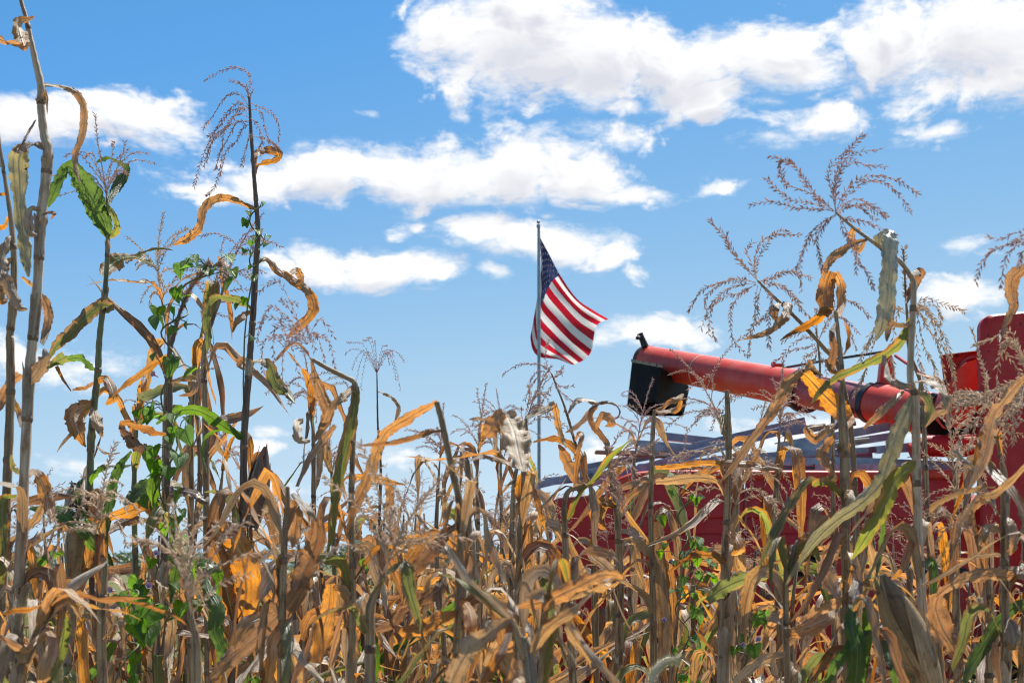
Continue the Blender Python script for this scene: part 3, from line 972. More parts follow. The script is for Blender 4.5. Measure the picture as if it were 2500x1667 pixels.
M['stalk'] = mat_stalk('dry_corn_stalk', (0.47, 0.35, 0.21), (0.32, 0.22, 0.125), (0.20, 0.12, 0.075))
M['stalk_pale'] = mat_stalk('pale_corn_stalk', (0.66, 0.55, 0.41), (0.56, 0.44, 0.31), (0.42, 0.25, 0.15))
M['stalk_dark'] = mat_stalk('dark_corn_stalk', (0.20, 0.14, 0.11), (0.13, 0.09, 0.075), (0.26, 0.18, 0.12))
M['stalk_green'] = mat_stalk('green_corn_stalk', (0.20, 0.25, 0.11), (0.28, 0.29, 0.15), (0.16, 0.15, 0.09))
M['node'] = mat_stalk('stalk_node', (0.24, 0.16, 0.10), (0.32, 0.23, 0.15), (0.14, 0.09, 0.06))
def mat_tassel(name, a, b_):
    m, N, out = new_mat(name)
    tc = N.n('ShaderNodeTexCoord')
    n1 = N.noise(tc.outputs['Object'], 120, 2, 0.6)
    c = N.mix(N.smooth(n1.outputs[0], .35, .65), a, b_)
    d = principled(N, c, .75, 0, .2)
    t = N.n('ShaderNodeBsdfTranslucent'); N.link(c, t.inputs[0])
    mx = N.n('ShaderNodeMixShader'); mx.inputs[0].default_value = .5
    N.link(d.outputs[0], mx.inputs[1]); N.link(t.outputs[0], mx.inputs[2]); N.link(mx.outputs[0], out.inputs[0])
    return m


M['tassel'] = mat_tassel('dry_tassel', (0.74, 0.57, 0.48), (0.52, 0.37, 0.31))
M['tassel_pale'] = mat_tassel('pale_tassel', (0.80, 0.66, 0.52), (0.58, 0.45, 0.34))
M['tassel_purple'] = mat_tassel('purple_brown_tassel', (0.74, 0.56, 0.51), (0.50, 0.36, 0.35))
M['silk'] = mat_simple('dark_silk', (0.02, 0.014, 0.012), (0.035, 0.022, 0.016), 0.7, scale=50, bmp=0)
M['v_leaf'] = mat_leaf('vine_leaf', (0.06, 0.16, 0.02), (0.09, 0.19, 0.035), (0.24, 0.55, 0.02), (0.32, 0.58, 0.05), trans=0.52, rough=0.5, spec=0.3, rib=(0.12, 0.25, 0.06), vein=6.0)
M['v_stem'] = mat_simple('vine_stem', (0.10, 0.14, 0.05), (0.14, 0.12, 0.06), 0.6, scale=50, bmp=0)
M['v_flower'] = mat_simple('lilac_flower', (0.55, 0.33, 0.55), (0.70, 0.60, 0.72), 0.7, scale=60, bmp=0)
M['foxtail'] = mat_simple('pale_foxtail', (0.62, 0.58, 0.45), (0.45, 0.42, 0.30), 0.8, scale=90, bmp=0)
M['grass'] = mat_leaf('meadow_grass', (0.12, 0.14, 0.05), (0.20, 0.18, 0.09), (0.30, 0.34, 0.08), (0.36, 0.30, 0.10), trans=0.4)
M['bush'] = mat_leaf('bush_leaf', (0.045, 0.085, 0.025), (0.07, 0.11, 0.035), (0.16, 0.27, 0.03), (0.2, 0.3, 0.05), trans=0.35)

# ------------------------------------------------------------------ ribbons
def ribbon(mb, pts, sides, widths, curl=0.8, wave=0.12, seed=0, na=9, pleat=.035):
    """leaf blade along pts; sides = unit vectors across; curl = arc of the cross section (rad)"""
    rng = random.Random(seed)
    n = len(pts)
    ph, fq = rng.random() * 6.28, rng.uniform(2.2, 4.2)
    ph2, fq2 = rng.random() * 6.28, rng.uniform(5, 9)
    rows, uvs = [], []
    L = 0.0
    tot = sum((pts[i + 1] - pts[i]).length for i in range(n - 1)) or 1
    for i in range(n):
        T = (pts[min(i + 1, n - 1)] - pts[max(i - 1, 0)])
        T = T.normalized() if T.length > 1e-9 else Vector((0, 0, 1))
        s = sides[i] - T * sides[i].dot(T)
        s = s.normalized() if s.length > 1e-6 else T.orthogonal().normalized()
        nn = T.cross(s)
        if i: L += (pts[i] - pts[i - 1]).length
        w = max(widths[i], 0.0008)
        c = curl * (0.75 + 0.5 * math.sin(ph + 2.1 * L / tot * 3))
        c = c if abs(c) > .02 else .02
        row, uv = [], []
        for k in range(na):
            x = k / (na - 1) - 0.5
            th = x * c
            off = s * (math.sin(th) / c * w) + nn * ((1 - math.cos(th)) / c * w)
            e = (abs(x) * 2) ** 1.6
            sgn = 1 if x > 0 else -0.8
            wv = math.sin(ph + fq * 6.28 * L / max(tot, .2) * (1 + .2 * sgn)) * wave + math.sin(ph2 + fq2 * 6.28 * L / max(tot, .2) + (1.7 if x > 0 else 0)) * wave * .45
            off += nn * (wv * e * sgn * w)
            off += nn * (pleat * w * (math.sin(x * 19 + ph) * .6 + math.sin(x * 33 + ph2 + 3 * L / tot) * .4 + .9 * math.sin(ph + fq2 * 2.3 * 6.28 * L / tot + x * 5) * (.3 + e)))
            if e > .9: off -= s * (x * w * (.22 * rng.random() + (.55 * rng.random() if rng.random() < .10 else 0)))
            row.append(pts[i] + off); uv.append((x + .5, L))
        rows.append(row); uvs.append(uv)
    mb.grid(rows, uvs)


CROP = {'0': (0, 0, 1.06293), '1': (0, 0, .5356), '2': (0, 800, .553), '3': (800, 820, .54), '4': (1600, 300, .4464), '5': (1600, 900, .4891)}

def X(c, x, y):
    o = CROP[c]
    return o[0] + x * o[2], o[1] + y * o[2]

PLANTS = []

class Plant:
    """a corn plant set out stalk by stalk and leaf by leaf at its own distance"""
    def __init__(s, label, Y, crop, stalk, sw, mat='stalk', dy=None, group='tall corn plants in the foreground', nodes=None, seed=0, top=False, taper=True):
        s.Y, s.c, s.seed = Y, crop, seed
        s.rng = random.Random(seed * 13 + 5)
        pts, rad = [], []
        dy = dy or [0] * len(stalk)
        for (q, w, d) in zip(stalk, sw, dy):
            cc, x, y = q if len(q) == 3 else (crop, *q)
            px, py = X(cc, x, y)
            pts.append(P(px, py, Y + d)); rad.append(w * CROP[cc][2] / F5 * Y / 2 * .86)
        # carry the stalk down to the ground
        last, prev = pts[-1], pts[-2]
        d = (last - prev); d = d / max(-d.z, .05)
        z = last.z
        if z > .1:
            k = min(abs(d.x), .12) * (1 if d.x > 0 else -1)
            pts.append(Vector((last.x + k * z * .5, last.y + s.rng.uniform(-.05, .05), z * .5))); rad.append(rad[-1] * 1.08)
            pts.append(Vector((last.x + k * z * .8, last.y, 0.0))); rad.append(rad[-2] * 1.15)
        PLANTS.append(s)
        s.base = Vector((pts[-1].x, pts[-1].y, 0.0))
        s.root = empty('corn_plant', s.base, label, 'corn plant', group)
        full = cr([(*p, r) for p, r in zip(pts, rad)], max(18, len(pts) * 7))
        s.path = [Vector(f[:3]) for f in full]
        s.rad = [f[3] for f in full]
        b = MB()
        rr = [r * (1 + .06 * math.sin(i * 1.7)) for i, r in enumerate(s.rad)]
        b.tube(s.path, rr, 10)
        o = b.build('stalk', M[mat], s.root, smooth=True)
        # nodes every 14-20 cm
        L, nxt = 0.0, s.rng.uniform(.10, .16)
        s.nodes = []
        for i in range(1, len(s.path)):
            seg = (s.path[i] - s.path[i - 1])
            L += seg.length
            if L > nxt and s.path[i].z > .4 and s.rad[i] > .0035:
                nxt = L + s.rng.uniform(.13, .20)
                t = seg.normalized()
                q, r = s.path[i], s.rad[i]
                b = MB()
                b.tube([q - t * .007, q - t * .002, q + t * .002, q + t * .006], [r * 1.04, r * 1.15, r * 1.13, r * 1.03], 10)
                b.build('stalk_node', M['node'], s.root, smooth=True)
                s.nodes.append(i)
    def pts(s, crop, lst, n, dsign, amp):
        res = []
        m = len(lst)
        for i, q in enumerate(lst):
            cc, x, y = (q[0], q[1], q[2]) if isinstance(q[0], str) else (crop, q[0], q[1])
            px, py = X(cc, x, y)
            d = amp * dsign * math.sin(i / (m - 1) * math.pi * .75)
            res.append(tuple(P(px, py, s.Y + d)))
        return [Vector(v) for v in cr(res, n)]
    def leaf(s, lst, widths, rolls=(20,), mat='d', crop=None, curl=.8, wave=.12, amp=None, sheath=False, name='leaf', n=None, label=None, dys=None, nrm=None):
        crop = crop or s.c
        s.seed += 1
        rng = random.Random(s.seed * 31 + int(s.Y * 100))
        n = n or max(20, len(lst) * 7)
        amp = amp if amp is not None else rng.uniform(.03, .10)
        pts = s.pts(crop, lst, n, rng.choice((-1, 1)), amp)
        if dys:
            raw = [P(*X(*(q if isinstance(q[0], str) else (crop, q[0], q[1]))), s.Y + d) for q, d in zip(lst, dys)]
            pts = [Vector(v) for v in cr([tuple(v) for v in raw], n)]
        k = CROP[crop][2] / F5 * s.Y
        ws = [w[0] * k for w in cr([(w,) for w in widths], n)]
        rl = [r[0] for r in cr([(r,) for r in (rolls if len(rolls) > 1 else list(rolls) * 2)], n)]
        eye = Vector((0, 0, CAMZ))
        sides = []
        for i in range(n):
            T = pts[min(i + 1, n - 1)] - pts[max(i - 1, 0)]
            T = T.normalized() if T.length > 1e-9 else Vector((0, 0, 1))
            V = (eye - pts[i]).normalized()
            S = T.cross(V)
            S = S.normalized() if S.length > .05 else Vector((1, 0, 0))
            V2 = S.cross(T)
            a = R_(rl[i] + 8 * math.sin(i * .7 + s.seed))
            sd_ = S * math.cos(a) + V2 * math.sin(a)
            if nrm: sd_ = Vector(nrm).cross(T)
            if sides and sd_.dot(sides[-1]) < -.35: sd_ = -sd_
            sides.append(sd_)
        b = MB()
        ribbon(b, pts, sides, ws, curl, wave, s.seed)
        o = b.build(name, M[mat], s.root, smooth=True)
        if label: o['label'] = label
        return o
    def sheath(s, i0, i1, mat='w', k=1.25):
        """leaf sheath wrapped round the stalk between two path samples, split and torn at the top"""
        m = abs(i1 - i0) + 1
        idx = [i0 + (1 if i1 > i0 else -1) * j for j in range(m)]
        pp = cr([tuple(s.path[i]) + (s.rad[i],) for i in idx], m * 2)
        a0, arc = s.rng.random() * 6.28, s.rng.uniform(4.6, 6.0)
        jag = [s.rng.uniform(0, .028) for _ in range(13)]
        rows, uvs = [], []
        L = 0.0
        for j, q in enumerate(pp):
            c = Vector(q[:3]); f = j / (len(pp) - 1)
            if j: L += (c - Vector(pp[j - 1][:3])).length
            fl = 1.09 + (k - 1.09) * f ** 3
            row, uv = [], []
            for t in range(13):
                a = a0 + arc * t / 12 + .25 * f
                e = (abs(t / 12 - .5) * 2) ** 3
                r = q[3] * (fl + .35 * e * f + .05 * math.sin(a * 4 + j))
                row.append(c + Vector((math.cos(a) * r, math.sin(a) * r, -jag[t] * f ** 2)))
                uv.append((t / 12, L))
            rows.append(row); uvs.append(uv)
        b = MB(); b.grid(rows, uvs)
        return b.build('leaf_sheath', M[mat], s.root, smooth=True)
    def auto_sheaths(s, mats=('w', 'd', 'husk'), p=.7):
        for a in s.nodes:
            if s.rng.random() < p and a - 4 > 0:
                s.sheath(a, max(1, a - s.rng.randint(3, 6)), s.rng.choice(mats), s.rng.uniform(1.1, 1.5))
    def tassel(s, spine, branches, crop=None, mat='tassel', w=2.6, dens=1.0, spl=.0095, depth=.10, name='tassel'):
        """spine and branches as photo polylines; each branch is a sub-part"""
        crop = crop or s.c
        rng = random.Random(s.seed * 7 + 3)
        k = CROP[crop][2] / F5 * s.Y
        sp = s.pts(crop, spine, 14, 1, 0)
        b = MB(); tassel_branch(b, sp, w * k * .34, rng, dens * 1.25, spl, k)
        root = b.build(name, M[mat], s.root)
        for br in branches:
            ds = rng.choice((-1, 1)); am = rng.uniform(.01, depth)
            bp = s.pts(crop, br, 14, ds, am)
            b = MB(); tassel_branch(b, bp, w * k * .22, rng, dens, spl, k)
            b.build('tassel_branch', M[mat], root)
        return root


def spikelet(b, p, d, ln, wd, rng):
    s = d.orthogonal().normalized()
    s = Matrix.Rotation(rng.random() * 6.28, 3, d) @ s
    t = d.cross(s)
    m = p + d * ln * .45
    vs = [p, m + s * wd, m + t * wd * .7, m - s * wd, m - t * wd * .7, p + d * ln]
    b.add(vs, [(0, 2, 1), (0, 3, 2), (0, 4, 3), (0, 1, 4), (5, 1, 2), (5, 2, 3), (5, 3, 4), (5, 4, 1)])


def tassel_branch(b, pts, r, rng, dens=1.0, spl=.0095, k=.001, bare=.12):
    m = len(pts)
    b.tube(pts, [max(r * (1 - .6 * i / m), .0004) for i in range(m)], 4)
    L = sum((pts[i + 1] - pts[i]).length for i in range(m - 1))
    cnt = int(L / (.0052 / dens))
    ang = rng.random() * 6.28
    for j in range(cnt):
        f = bare + (1 - bare) * (j + rng.random() * .4) / max(cnt, 1)
        if f > 1: continue
        x = f * (m - 1); i = min(int(x), m - 2)
        p = pts[i].lerp(pts[i + 1], x - i)
        T = (pts[i + 1] - pts[i]).normalized()
        o = T.orthogonal().normalized()
        ang += math.pi + rng.uniform(-.7, .7)
        for q in range(2 if rng.random() < .55 else 1):
            oo = Matrix.Rotation(ang + q * rng.uniform(.4, 1.2), 3, T) @ o
            d = (T + oo * rng.uniform(.45, 1.05) + Vector((0, 0, -.15))).normalized()
            spikelet(b, p, d, spl * rng.uniform(.85, 1.6), spl * .17, rng)


def auto_tassel_paths(base, axis, length, nb, rng, spread=.8, droop=.8, lean=Vector((0, 0, 0)), nseg=10):
    """spine + drooping branches in world space"""
    axis = axis.normalized()
    spine = []
    p = base.copy(); d = axis.copy()
    for i in range(nseg):
        spine.append(p.copy())
        p = p + d * length / nseg
        d = (d + lean * .10 + Vector((0, 0, -.03 * droop))).normalized()
    out = []
    for j in range(nb):
        f = rng.uniform(.05, .55)
        i = int(f * (nseg - 1))
        st = spine[i]
        az = rng.random() * 6.28
        o = axis.orthogonal().normalized()
        o = Matrix.Rotation(az, 3, axis) @ o
        d = (axis * rng.uniform(.45, 1.0) + o * spread * rng.uniform(.5, 1.1)).normalized()
        L = length * rng.uniform(.5, .95) * (1 - .3 * f)
        pth = []; p = st.copy()
        dr = droop * rng.uniform(.5, 1.4)
        for i in range(nseg):
            pth.append(p.copy())
            p = p + d * L / nseg
            d = (d + Vector((0, 0, -.22 * dr)) + lean * .08 + Vector((rng.uniform(-.06, .06), rng.uniform(-.06, .06), 0))).normalized()
        out.append(pth)
    return spine, out


def auto_tassel(plant, length, nb, mat='tassel', spread=.8, droop=.8, lean=(0, 0, 0), seed=1, axis=None, dens=1.0, spl=.0095, bare_len=0.0):
    rng = random.Random(seed)
    base = plant.path[0]
    ax = axis or (plant.path[0] - plant.path[3])
    if ax.length < 1e-6: ax = Vector((0, 0, 1))
    sp, brs = auto_tassel_paths(base, ax, length, nb, rng, spread, droop, Vector(lean))
    b = MB(); tassel_branch(b, sp, .0021, rng, dens * 1.2, spl)
    root = b.build('tassel', M[mat], plant.root)
    for br in brs:
        b = MB(); tassel_branch(b, br, .0012, rng, dens, spl)
        b.build('tassel_branch', M[mat], root)
    return root


def ear(plant, base, tip, r, mat='husk_brown', silk=True, seed=0, flaps=3):
    """ear of corn in its husk: overlapping husk leaves round a spindle, silk at the tip"""
    rng = random.Random(seed)
    ax = (tip - base); L = ax.length; ax.normalize()
    o = ax.orthogonal().normalized(); w = ax.cross(o)
    b = MB()
    prof = [(0, .35), (.06, .7), (.2, .95), (.4, 1.0), (.6, .92), (.78, .68), (.9, .42), (1, .16)]
    rows, uvs = [], []
    for f, k in prof:
        rows.append([base + ax * L * f + (o * math.cos(a) + w * math.sin(a)) * r * k * (1 + .07 * math.sin(a * 5 + f * 4 + seed)) for a in [6.2832 * j / 18 for j in range(18)]])
        uvs.append([(j / 18, L * f) for j in range(18)])
    b.grid(rows, uvs, closed=True)
    root = b.build('ear_husk', M[mat], plant.root, smooth=True)
    for q in range(flaps):
        a0 = 6.2832 * q / flaps + rng.random()
        b = MB()
        rows, uvs = [], []
        fl = rng.uniform(.75, 1.12)
        for i in range(9):
            f = i / 8 * fl
            k = 1.08 * (1.0 - (f - .42) ** 2 * 1.9) + (.25 * max(0, f - .85) * 4 if rng.random() < .8 else 0)
            hw = 1.0 * (1 - i / 8) ** .6 + .03
            rows.append([base + ax * L * f + (o * math.cos(a0 + hw * t) + w * math.sin(a0 + hw * t)) * r * max(k, .2) for t in (-1, -.5, 0, .5, 1)])
            uvs.append([((t + 1) / 2, L * f) for t in (-1, -.5, 0, .5, 1)])
        b.grid(rows, uvs)
        b.build('husk_leaf', M[mat], root, smooth=True)
    if silk:
        b = MB()
        for q in range(26):
            p = tip - ax * L * .04
            d = (ax + Vector((rng.uniform(-.7, .7), rng.uniform(-.7, .7), rng.uniform(-.4, .3)))).normalized()
            pth = []
            for i in range(6):
                pth.append(p.copy()); p = p + d * L * .035
                d = (d + Vector((rng.uniform(-.3, .3), rng.uniform(-.3, .3), -.35))).normalized()
            b.tube(pth, .0011, 3, cap=False)
        b.build('silk', M['silk'], root, kind='stuff')
    return root

# ------------------------------------------------------------------ foreground corn, plant by plant
def px2w(c, x, y, Y):
    return P(*X(c, x, y), Y)

# tall pale stalk that leaves the top of the frame at the far left
p = Plant('tallest pale corn stalk at the left, its top outside the picture', 2.9, '1',
          [(60, -180), (95, 0), (118, 80), (140, 180), (162, 280), (186, 390), (186, 480), (200, 610), (218, 690), (205, 850), (186, 1000), (172, 1280), (150, 1540), ('2', 130, 210), ('2', 108, 640), ('2', 82, 1160), ('2', 62, 1500)],
          [14, 20, 24, 28, 34, 40, 40, 44, 52, 52, 50, 50, 52, 52, 52, 52, 54], 'stalk_pale', seed=1)
p.leaf([(150, 88), (118, 95), (88, 120), (98, 175), (108, 212), (60, 200), (20, 190), (-20, 170)], [30, 60, 75, 70, 45, 42, 38, 30], (70, 60, 20, 10, 60, 50, 30), 'd', curl=.5)
p.leaf([(190, 384), (255, 392), (330, 412), (372, 462), (384, 540), (372, 620), (345, 700), (345, 760), (362, 832)], [22, 30, 38, 42, 40, 36, 34, 30, 6], (60, 50, 35, 20, 10, 10, 20, 15, 0), 'd', curl=.7)
p.leaf([(200, 395), (212, 450), (216, 520)], [16, 22, 4], (20, 40), 'k')
p.leaf([(224, 676), (185, 668), (145, 660), (105, 672), (80, 700)], [34, 64, 84, 84, 60], (0,), 'w', curl=.4, dys=[0, -.005, -.008, -.01, -.02], nrm=(.256, -.566, .785))
p.leaf([(100, 672), (84, 740), (88, 830), (92, 950), (108, 1080), (118, 1180), (130, 1262)], [84, 104, 96, 66, 70, 62, 10], (20, 12, 15, 25, 20, 10, 0), 'p', curl=.6, amp=.03)
p.leaf([(164, 548), (132, 600), (108, 645), (84, 690)], [10, 16, 16, 8], (30, 50), 'k')
p.leaf([(190, 970), (150, 955), (130, 1000), (140, 1060), (170, 1070)], [26, 44, 52, 44, 10], (60, 30, 10, 20), 'w', curl=1.3)
p.leaf([(190, 980), (225, 968), (250, 975), (232, 1000)], [14, 24, 22, 6], (60, 30), 'k')
p.leaf([(172, 1330), (205, 1372), (222, 1430), (212, 1500), (190, 1568)], [24, 44, 52, 44, 30], (30, 15, 5, 20), 'd')
p.leaf([(165, 1310), (130, 1290), (100, 1262)], [28, 34, 16], (50, 30), 'w')
p.leaf([('2', 128, 240), ('2', 170, 190), ('2', 195, 130), ('2', 190, 95)], [40, 70, 60, 14], (40, 20, 50), 'w', crop='2')
p.leaf([('2', 108, 660), ('2', 150, 640), ('2', 190, 690), ('2', 215, 780), ('2', 240, 860)], [36, 60, 80, 70, 20], (60, 40, 20, 30), 'd', crop='2')
p.leaf([('2', 100, 640), ('2', 60, 620), ('2', 50, 560)], [30, 40, 12], (50, 30), 'h', crop='2')
p.auto_sheaths(('husk', 'w'), .8)

p = Plant('thin corn stalk leaning in at the left edge beside the tallest pale stalk', 3.1, '1',
          [(-12, 560), (2, 680), (28, 850), (50, 1000), (64, 1200), (58, 1380), (44, 1540), ('2', 45, 60), ('2', 46, 300), ('2', 34, 620), ('2', 22, 900), ('2', 5, 1250), ('2', -10, 1550)],
          [12, 16, 22, 26, 34, 38, 40, 42, 44, 46, 46, 48, 50], 'stalk', seed=2)
p.leaf([(45, 985), (20, 1030), (0, 1040), (-20, 1030)], [20, 30, 26, 10], (40, 20), 'd')
p.leaf([(60, 1080), (38, 1110), (10, 1170), (5, 1240), (40, 1300), (80, 1390), (125, 1412)], [30, 60, 76, 60, 64, 56, 10], (60, 40, 20, 15, 20, 10), 'w', curl=1.1)
p.leaf([(62, 1180), (30, 1210), (5, 1300), (10, 1370), (35, 1360)], [30, 50, 56, 40, 10], (40, 20), 'd')
p.leaf([(40, 890), (15, 885), (-10, 890)], [14, 20, 8], (40, 20), 'd')
p.leaf([('2', 40, 300), ('2', 62, 330), ('2', 85, 380), ('2', 90, 440)], [20, 34, 30, 8], (40, 10), 'w', crop='2')
p.leaf([('2', 90, 205), ('2', 50, 240), ('2', 10, 320), ('2', -20, 360)], [40, 56, 60, 40], (30, 10, 20), 'd', crop='2')
p.leaf([('2', 72, 745), ('2', 30, 750), ('2', 10, 790), ('2', 12, 900), ('2', 20, 1020), ('2', 8, 1130)], [30, 60, 74, 80, 70, 20], (60, 40, 15, 20), 'h', crop='2')
p.auto_sheaths(p=.5)

p = Plant('bent dry corn plant in the bottom left corner', 2.3, '2',
          [(230, 1238), (200, 1290), (160, 1370), (110, 1470), (70, 1568)], [24, 34, 40, 46, 50], 'stalk', seed=3)
p.leaf([(232, 1236), (180, 1232), (120, 1246), (60, 1252), (10, 1262)], [34, 44, 40, 34, 12], (60, 60, 40, 30), 'k', curl=1.4)
p.leaf([(236, 1240), (270, 1262), (284, 1310), (270, 1400), (250, 1480), (235, 1568)], [40, 62, 74, 86, 90, 90], (40, 20, 10, 20, 25), 'h')
p.leaf([(220, 1330), (170, 1380), (120, 1420), (60, 1400), (0, 1360)], [30, 48, 50, 40, 20], (30, 50, 20), 'd')
p.leaf([(205, 1320), (235, 1400), (200, 1500), (190, 1568)], [20, 60, 70, 60], (20, 10), 'd')
p.leaf([(90, 1440), (40, 1390), (-10, 1370)], [24, 30, 20], (20, 50), 'w')

# green-topped plant
p = Plant('corn plant with a broad green top leaf and an upright tassel at the left', 3.7, '1',
          [(487, 900), (490, 1000), (492, 1080), (482, 1290), (466, 1430), (452, 1560), ('2', 432, 200), ('2', 416, 340), ('2', 402, 500), ('2', 396, 700), ('2', 380, 880), ('2', 330, 1150), ('2', 300, 1500)],
          [12, 20, 22, 26, 30, 32, 34, 36, 36, 36, 36, 40, 42], 'stalk_green', seed=4)
p.leaf([(492, 1078), (468, 1010), (430, 930), (385, 850), (345, 790), (310, 760), (280, 800), (245, 880), (218, 945)], [40, 96, 122, 122, 100, 70, 56, 52, 10], (10, 10, 15, 20, 30, 45, 20, 10, 0), 'g', curl=.5, wave=.06, label='broad green leaf folded down at its tip')
p.leaf([(496, 1078), (520, 1060), (530, 1020), (505, 960), (480, 925)], [20, 44, 40, 26, 6], (40, 20), 'h')
p.leaf([(490, 935), (520, 870), (555, 815), (570, 775), (535, 740), (490, 722), (440, 740)], [18, 48, 62, 56, 50, 46, 10], (30, 20, 30, 60, 70, 40), 'g', curl=.5)
p.leaf([(470, 1258), (505, 1212), (550, 1182), (610, 1172), (660, 1190), (712, 1215)], [36, 104, 120, 104, 66, 8], (0,), 'h', curl=.4, dys=[0, .05, .07, .07, .05, .02], nrm=(.256, -.566, .785))
p.leaf([(620, 1165), (680, 1140), (740, 1130), (790, 1142)], [14, 20, 18, 5], (60, 40), 'h')
p.leaf([(476, 1420), (495, 1400), (470, 1392), (430, 1410), (370, 1470), (300, 1540), ('2', 250, 80), ('2', 215, 138)], [30, 60, 70, 74, 70, 66, 56, 12], (60, 40, 20, 15, 25, 20), 'h', curl=.7)
p.leaf([('2', 432, 192), ('2', 390, 165), ('2', 350, 135), ('2', 280, 145), ('2', 195, 185)], [24, 44, 52, 48, 10], (50, 40, 50, 30), 'g', crop='2')
p.leaf([('2', 290, 130), ('2', 250, 150), ('2', 205, 175)], [60, 50, 12], (10, 20), 'h', crop='2')
p.leaf([('2', 250, 170), ('2', 280, 230), ('2', 315, 280)], [20, 14, 6], (10, 30), 'd', crop='2')
p.leaf([('2', 428, 235), ('2', 380, 262), ('2', 320, 275)], [16, 26, 14], (50, 30), 'd', crop='2')
p.leaf([('2', 425, 240), ('2', 470, 225), ('2', 500, 300), ('2', 470, 340)], [24, 46, 50, 14], (30, 15), 'd', crop='2')
p.leaf([('2', 412, 335), ('2', 360, 360), ('2', 330, 400), ('2', 350, 470), ('2', 380, 525)], [36, 90, 100, 70, 10], (40, 20, 10, 20), 'd', crop='2', curl=1.2)
p.leaf([('2', 412, 335), ('2', 425, 400), ('2', 440, 440), ('2', 450, 482)], [30, 60, 50, 12], (30, 10), 'd', crop='2', curl=1.2)
p.leaf([('2', 425, 520), ('2', 470, 555), ('2', 530, 550)], [10, 16, 6], (30, 50), 'd', crop='2')
p.leaf([('2', 396, 720), ('2', 430, 740), ('2', 420, 860), ('2', 400, 950), ('2', 390, 1060)], [30, 70, 80, 80, 20], (30, 10, 15), 'd', crop='2')
p.leaf([('2', 390, 700), ('2', 420, 640), ('2', 470, 612), ('2', 540, 612), ('2', 610, 600)], [14, 40, 36, 28, 8], (30, 40, 60, 40), 'g', crop='2')
p.leaf([('2', 384, 860), ('2', 350, 780), ('2', 345, 700), ('2', 375, 660)], [16, 40, 36, 8], (30, 40), 'g', crop='2')
p.leaf([('2', 130, 795), ('2', 220, 800), ('2', 300, 820), ('2', 370, 880), ('2', 440, 970), ('2', 500, 1050)], [16, 74, 96, 100, 76, 10], (50, 40, 25, 20, 20), 'g', crop='2', curl=.9)
p.leaf([('2', 285, 995), ('2', 220, 1010), ('2', 160, 1060), ('2', 126, 1120)], [14, 50, 44, 6], (30, 20), 'g', crop='2')
p.tassel([(487, 930), (480, 850), (462, 740), (445, 640), (432, 518)],
         [[(484, 880), (500, 790), (512, 700), (516, 645)], [(484, 880), (530, 780), (560, 700), (568, 645)], [(482, 860), (540, 760), (600, 700), (675, 700)], [(484, 870), (550, 770), (620, 730), (705, 745)],
          [(482, 850), (440, 760), (395, 700), (330, 690)], [(482, 850), (430, 780), (360, 700), (290, 715)], [(484, 880), (420, 800), (330, 780), (240, 800)], [(484, 880), (430, 830), (340, 870), (250, 900)],
          [(484, 890), (520, 800), (560, 780), (585, 800)], [(480, 840), (450, 780), (420, 700), (380, 720)], [(480, 840), (500, 760), (540, 720), (590, 680)]], mat='tassel', w=9, dens=.9, spl=.0085)
ear(p, px2w('2', 325, 1100, 3.66), px2w('2', 345, 800, 3.62), .025, 'husk', True, 3)
ear(p, px2w('2', 300, 820, 3.8), px2w('2', 318, 690, 3.8), .012, 'husk', True, 4)
p.auto_sheaths(('h', 'husk', 'w'), .6)

# tall dark stalk with the drooping tassel
p = Plant('tall dark corn stalk with a drooping tassel rising left of centre', 3.9, '1',
          [(1136, 440), (1142, 560), (1152, 720), (1160, 830), (1168, 930), (1176, 1060), (1166, 1220), (1156, 1400), (1144, 1560), ('2', 1098, 200), ('2', 1078, 480), ('2', 1074, 760), ('2', 1066, 1000), ('2', 1040, 1300), ('2', 1020, 1560)],
          [12, 16, 19, 22, 24, 28, 32, 33, 34, 35, 37, 38, 40, 40, 42], 'stalk_dark', seed=5)
p.leaf([(1160, 775), (1158, 715), (1180, 690), (1220, 684), (1262, 690), (1272, 715), (1240, 738), (1195, 745), (1170, 762), (1166, 795)], [12, 40, 44, 46, 46, 44, 36, 30, 24, 6], (20, 30, 40, 20, 10, 30, 50, 40, 10), 'd', curl=.9)
p.leaf([(1176, 962), (1130, 940), (1070, 915), (1010, 903), (960, 920), (925, 960), (915, 1020), (890, 1060), (840, 1095), (786, 1118)], [14, 34, 42, 46, 46, 44, 42, 50, 40, 4], (40, 45, 40, 40, 20, 10, 20, 15, 10, 0), 'd', curl=.8, wave=.08)
p.leaf([(1180, 1192), (1215, 1180), (1260, 1225), (1320, 1270), (1370, 1300), (1410, 1340), (1430, 1400), (1405, 1450), (1350, 1500), (1305, 1545)], [16, 34, 44, 50, 50, 56, 58, 56, 46, 6], (40, 30, 40, 35, 30, 20, 10, 20, 15), 'd', curl=1.0)
p.leaf([(1325, 1245), (1355, 1235), (1372, 1275), (1345, 1300)], [20, 40, 36, 8], (20, 10), 'd')
p.leaf([(1152, 1412), (1110, 1385), (1060, 1362), (1000, 1356), (955, 1385), (945, 1450), (950, 1540), (945, 1600)], [14, 44, 52, 50, 48, 46, 40, 8], (40, 40, 50, 50, 30, 20, 15), 'h', curl=.7)
p.leaf([(1150, 1420), (1110, 1440), (1080, 1470), (1060, 1515)], [14, 40, 34, 6], (20, 30), 'd')
p.leaf([('2', 1100, 140), ('2', 1065, 142), ('2', 1060, 165), ('2', 1090, 185)], [20, 36, 34, 10], (40, 20), 'k', crop='2')
p.leaf([('2', 1108, 150), ('2', 1160, 150), ('2', 1195, 175), ('2', 1215, 240), ('2', 1260, 280), ('2', 1300, 330)], [20, 44, 60, 70, 60, 8], (50, 40, 15, 20, 30), 'h', crop='2')
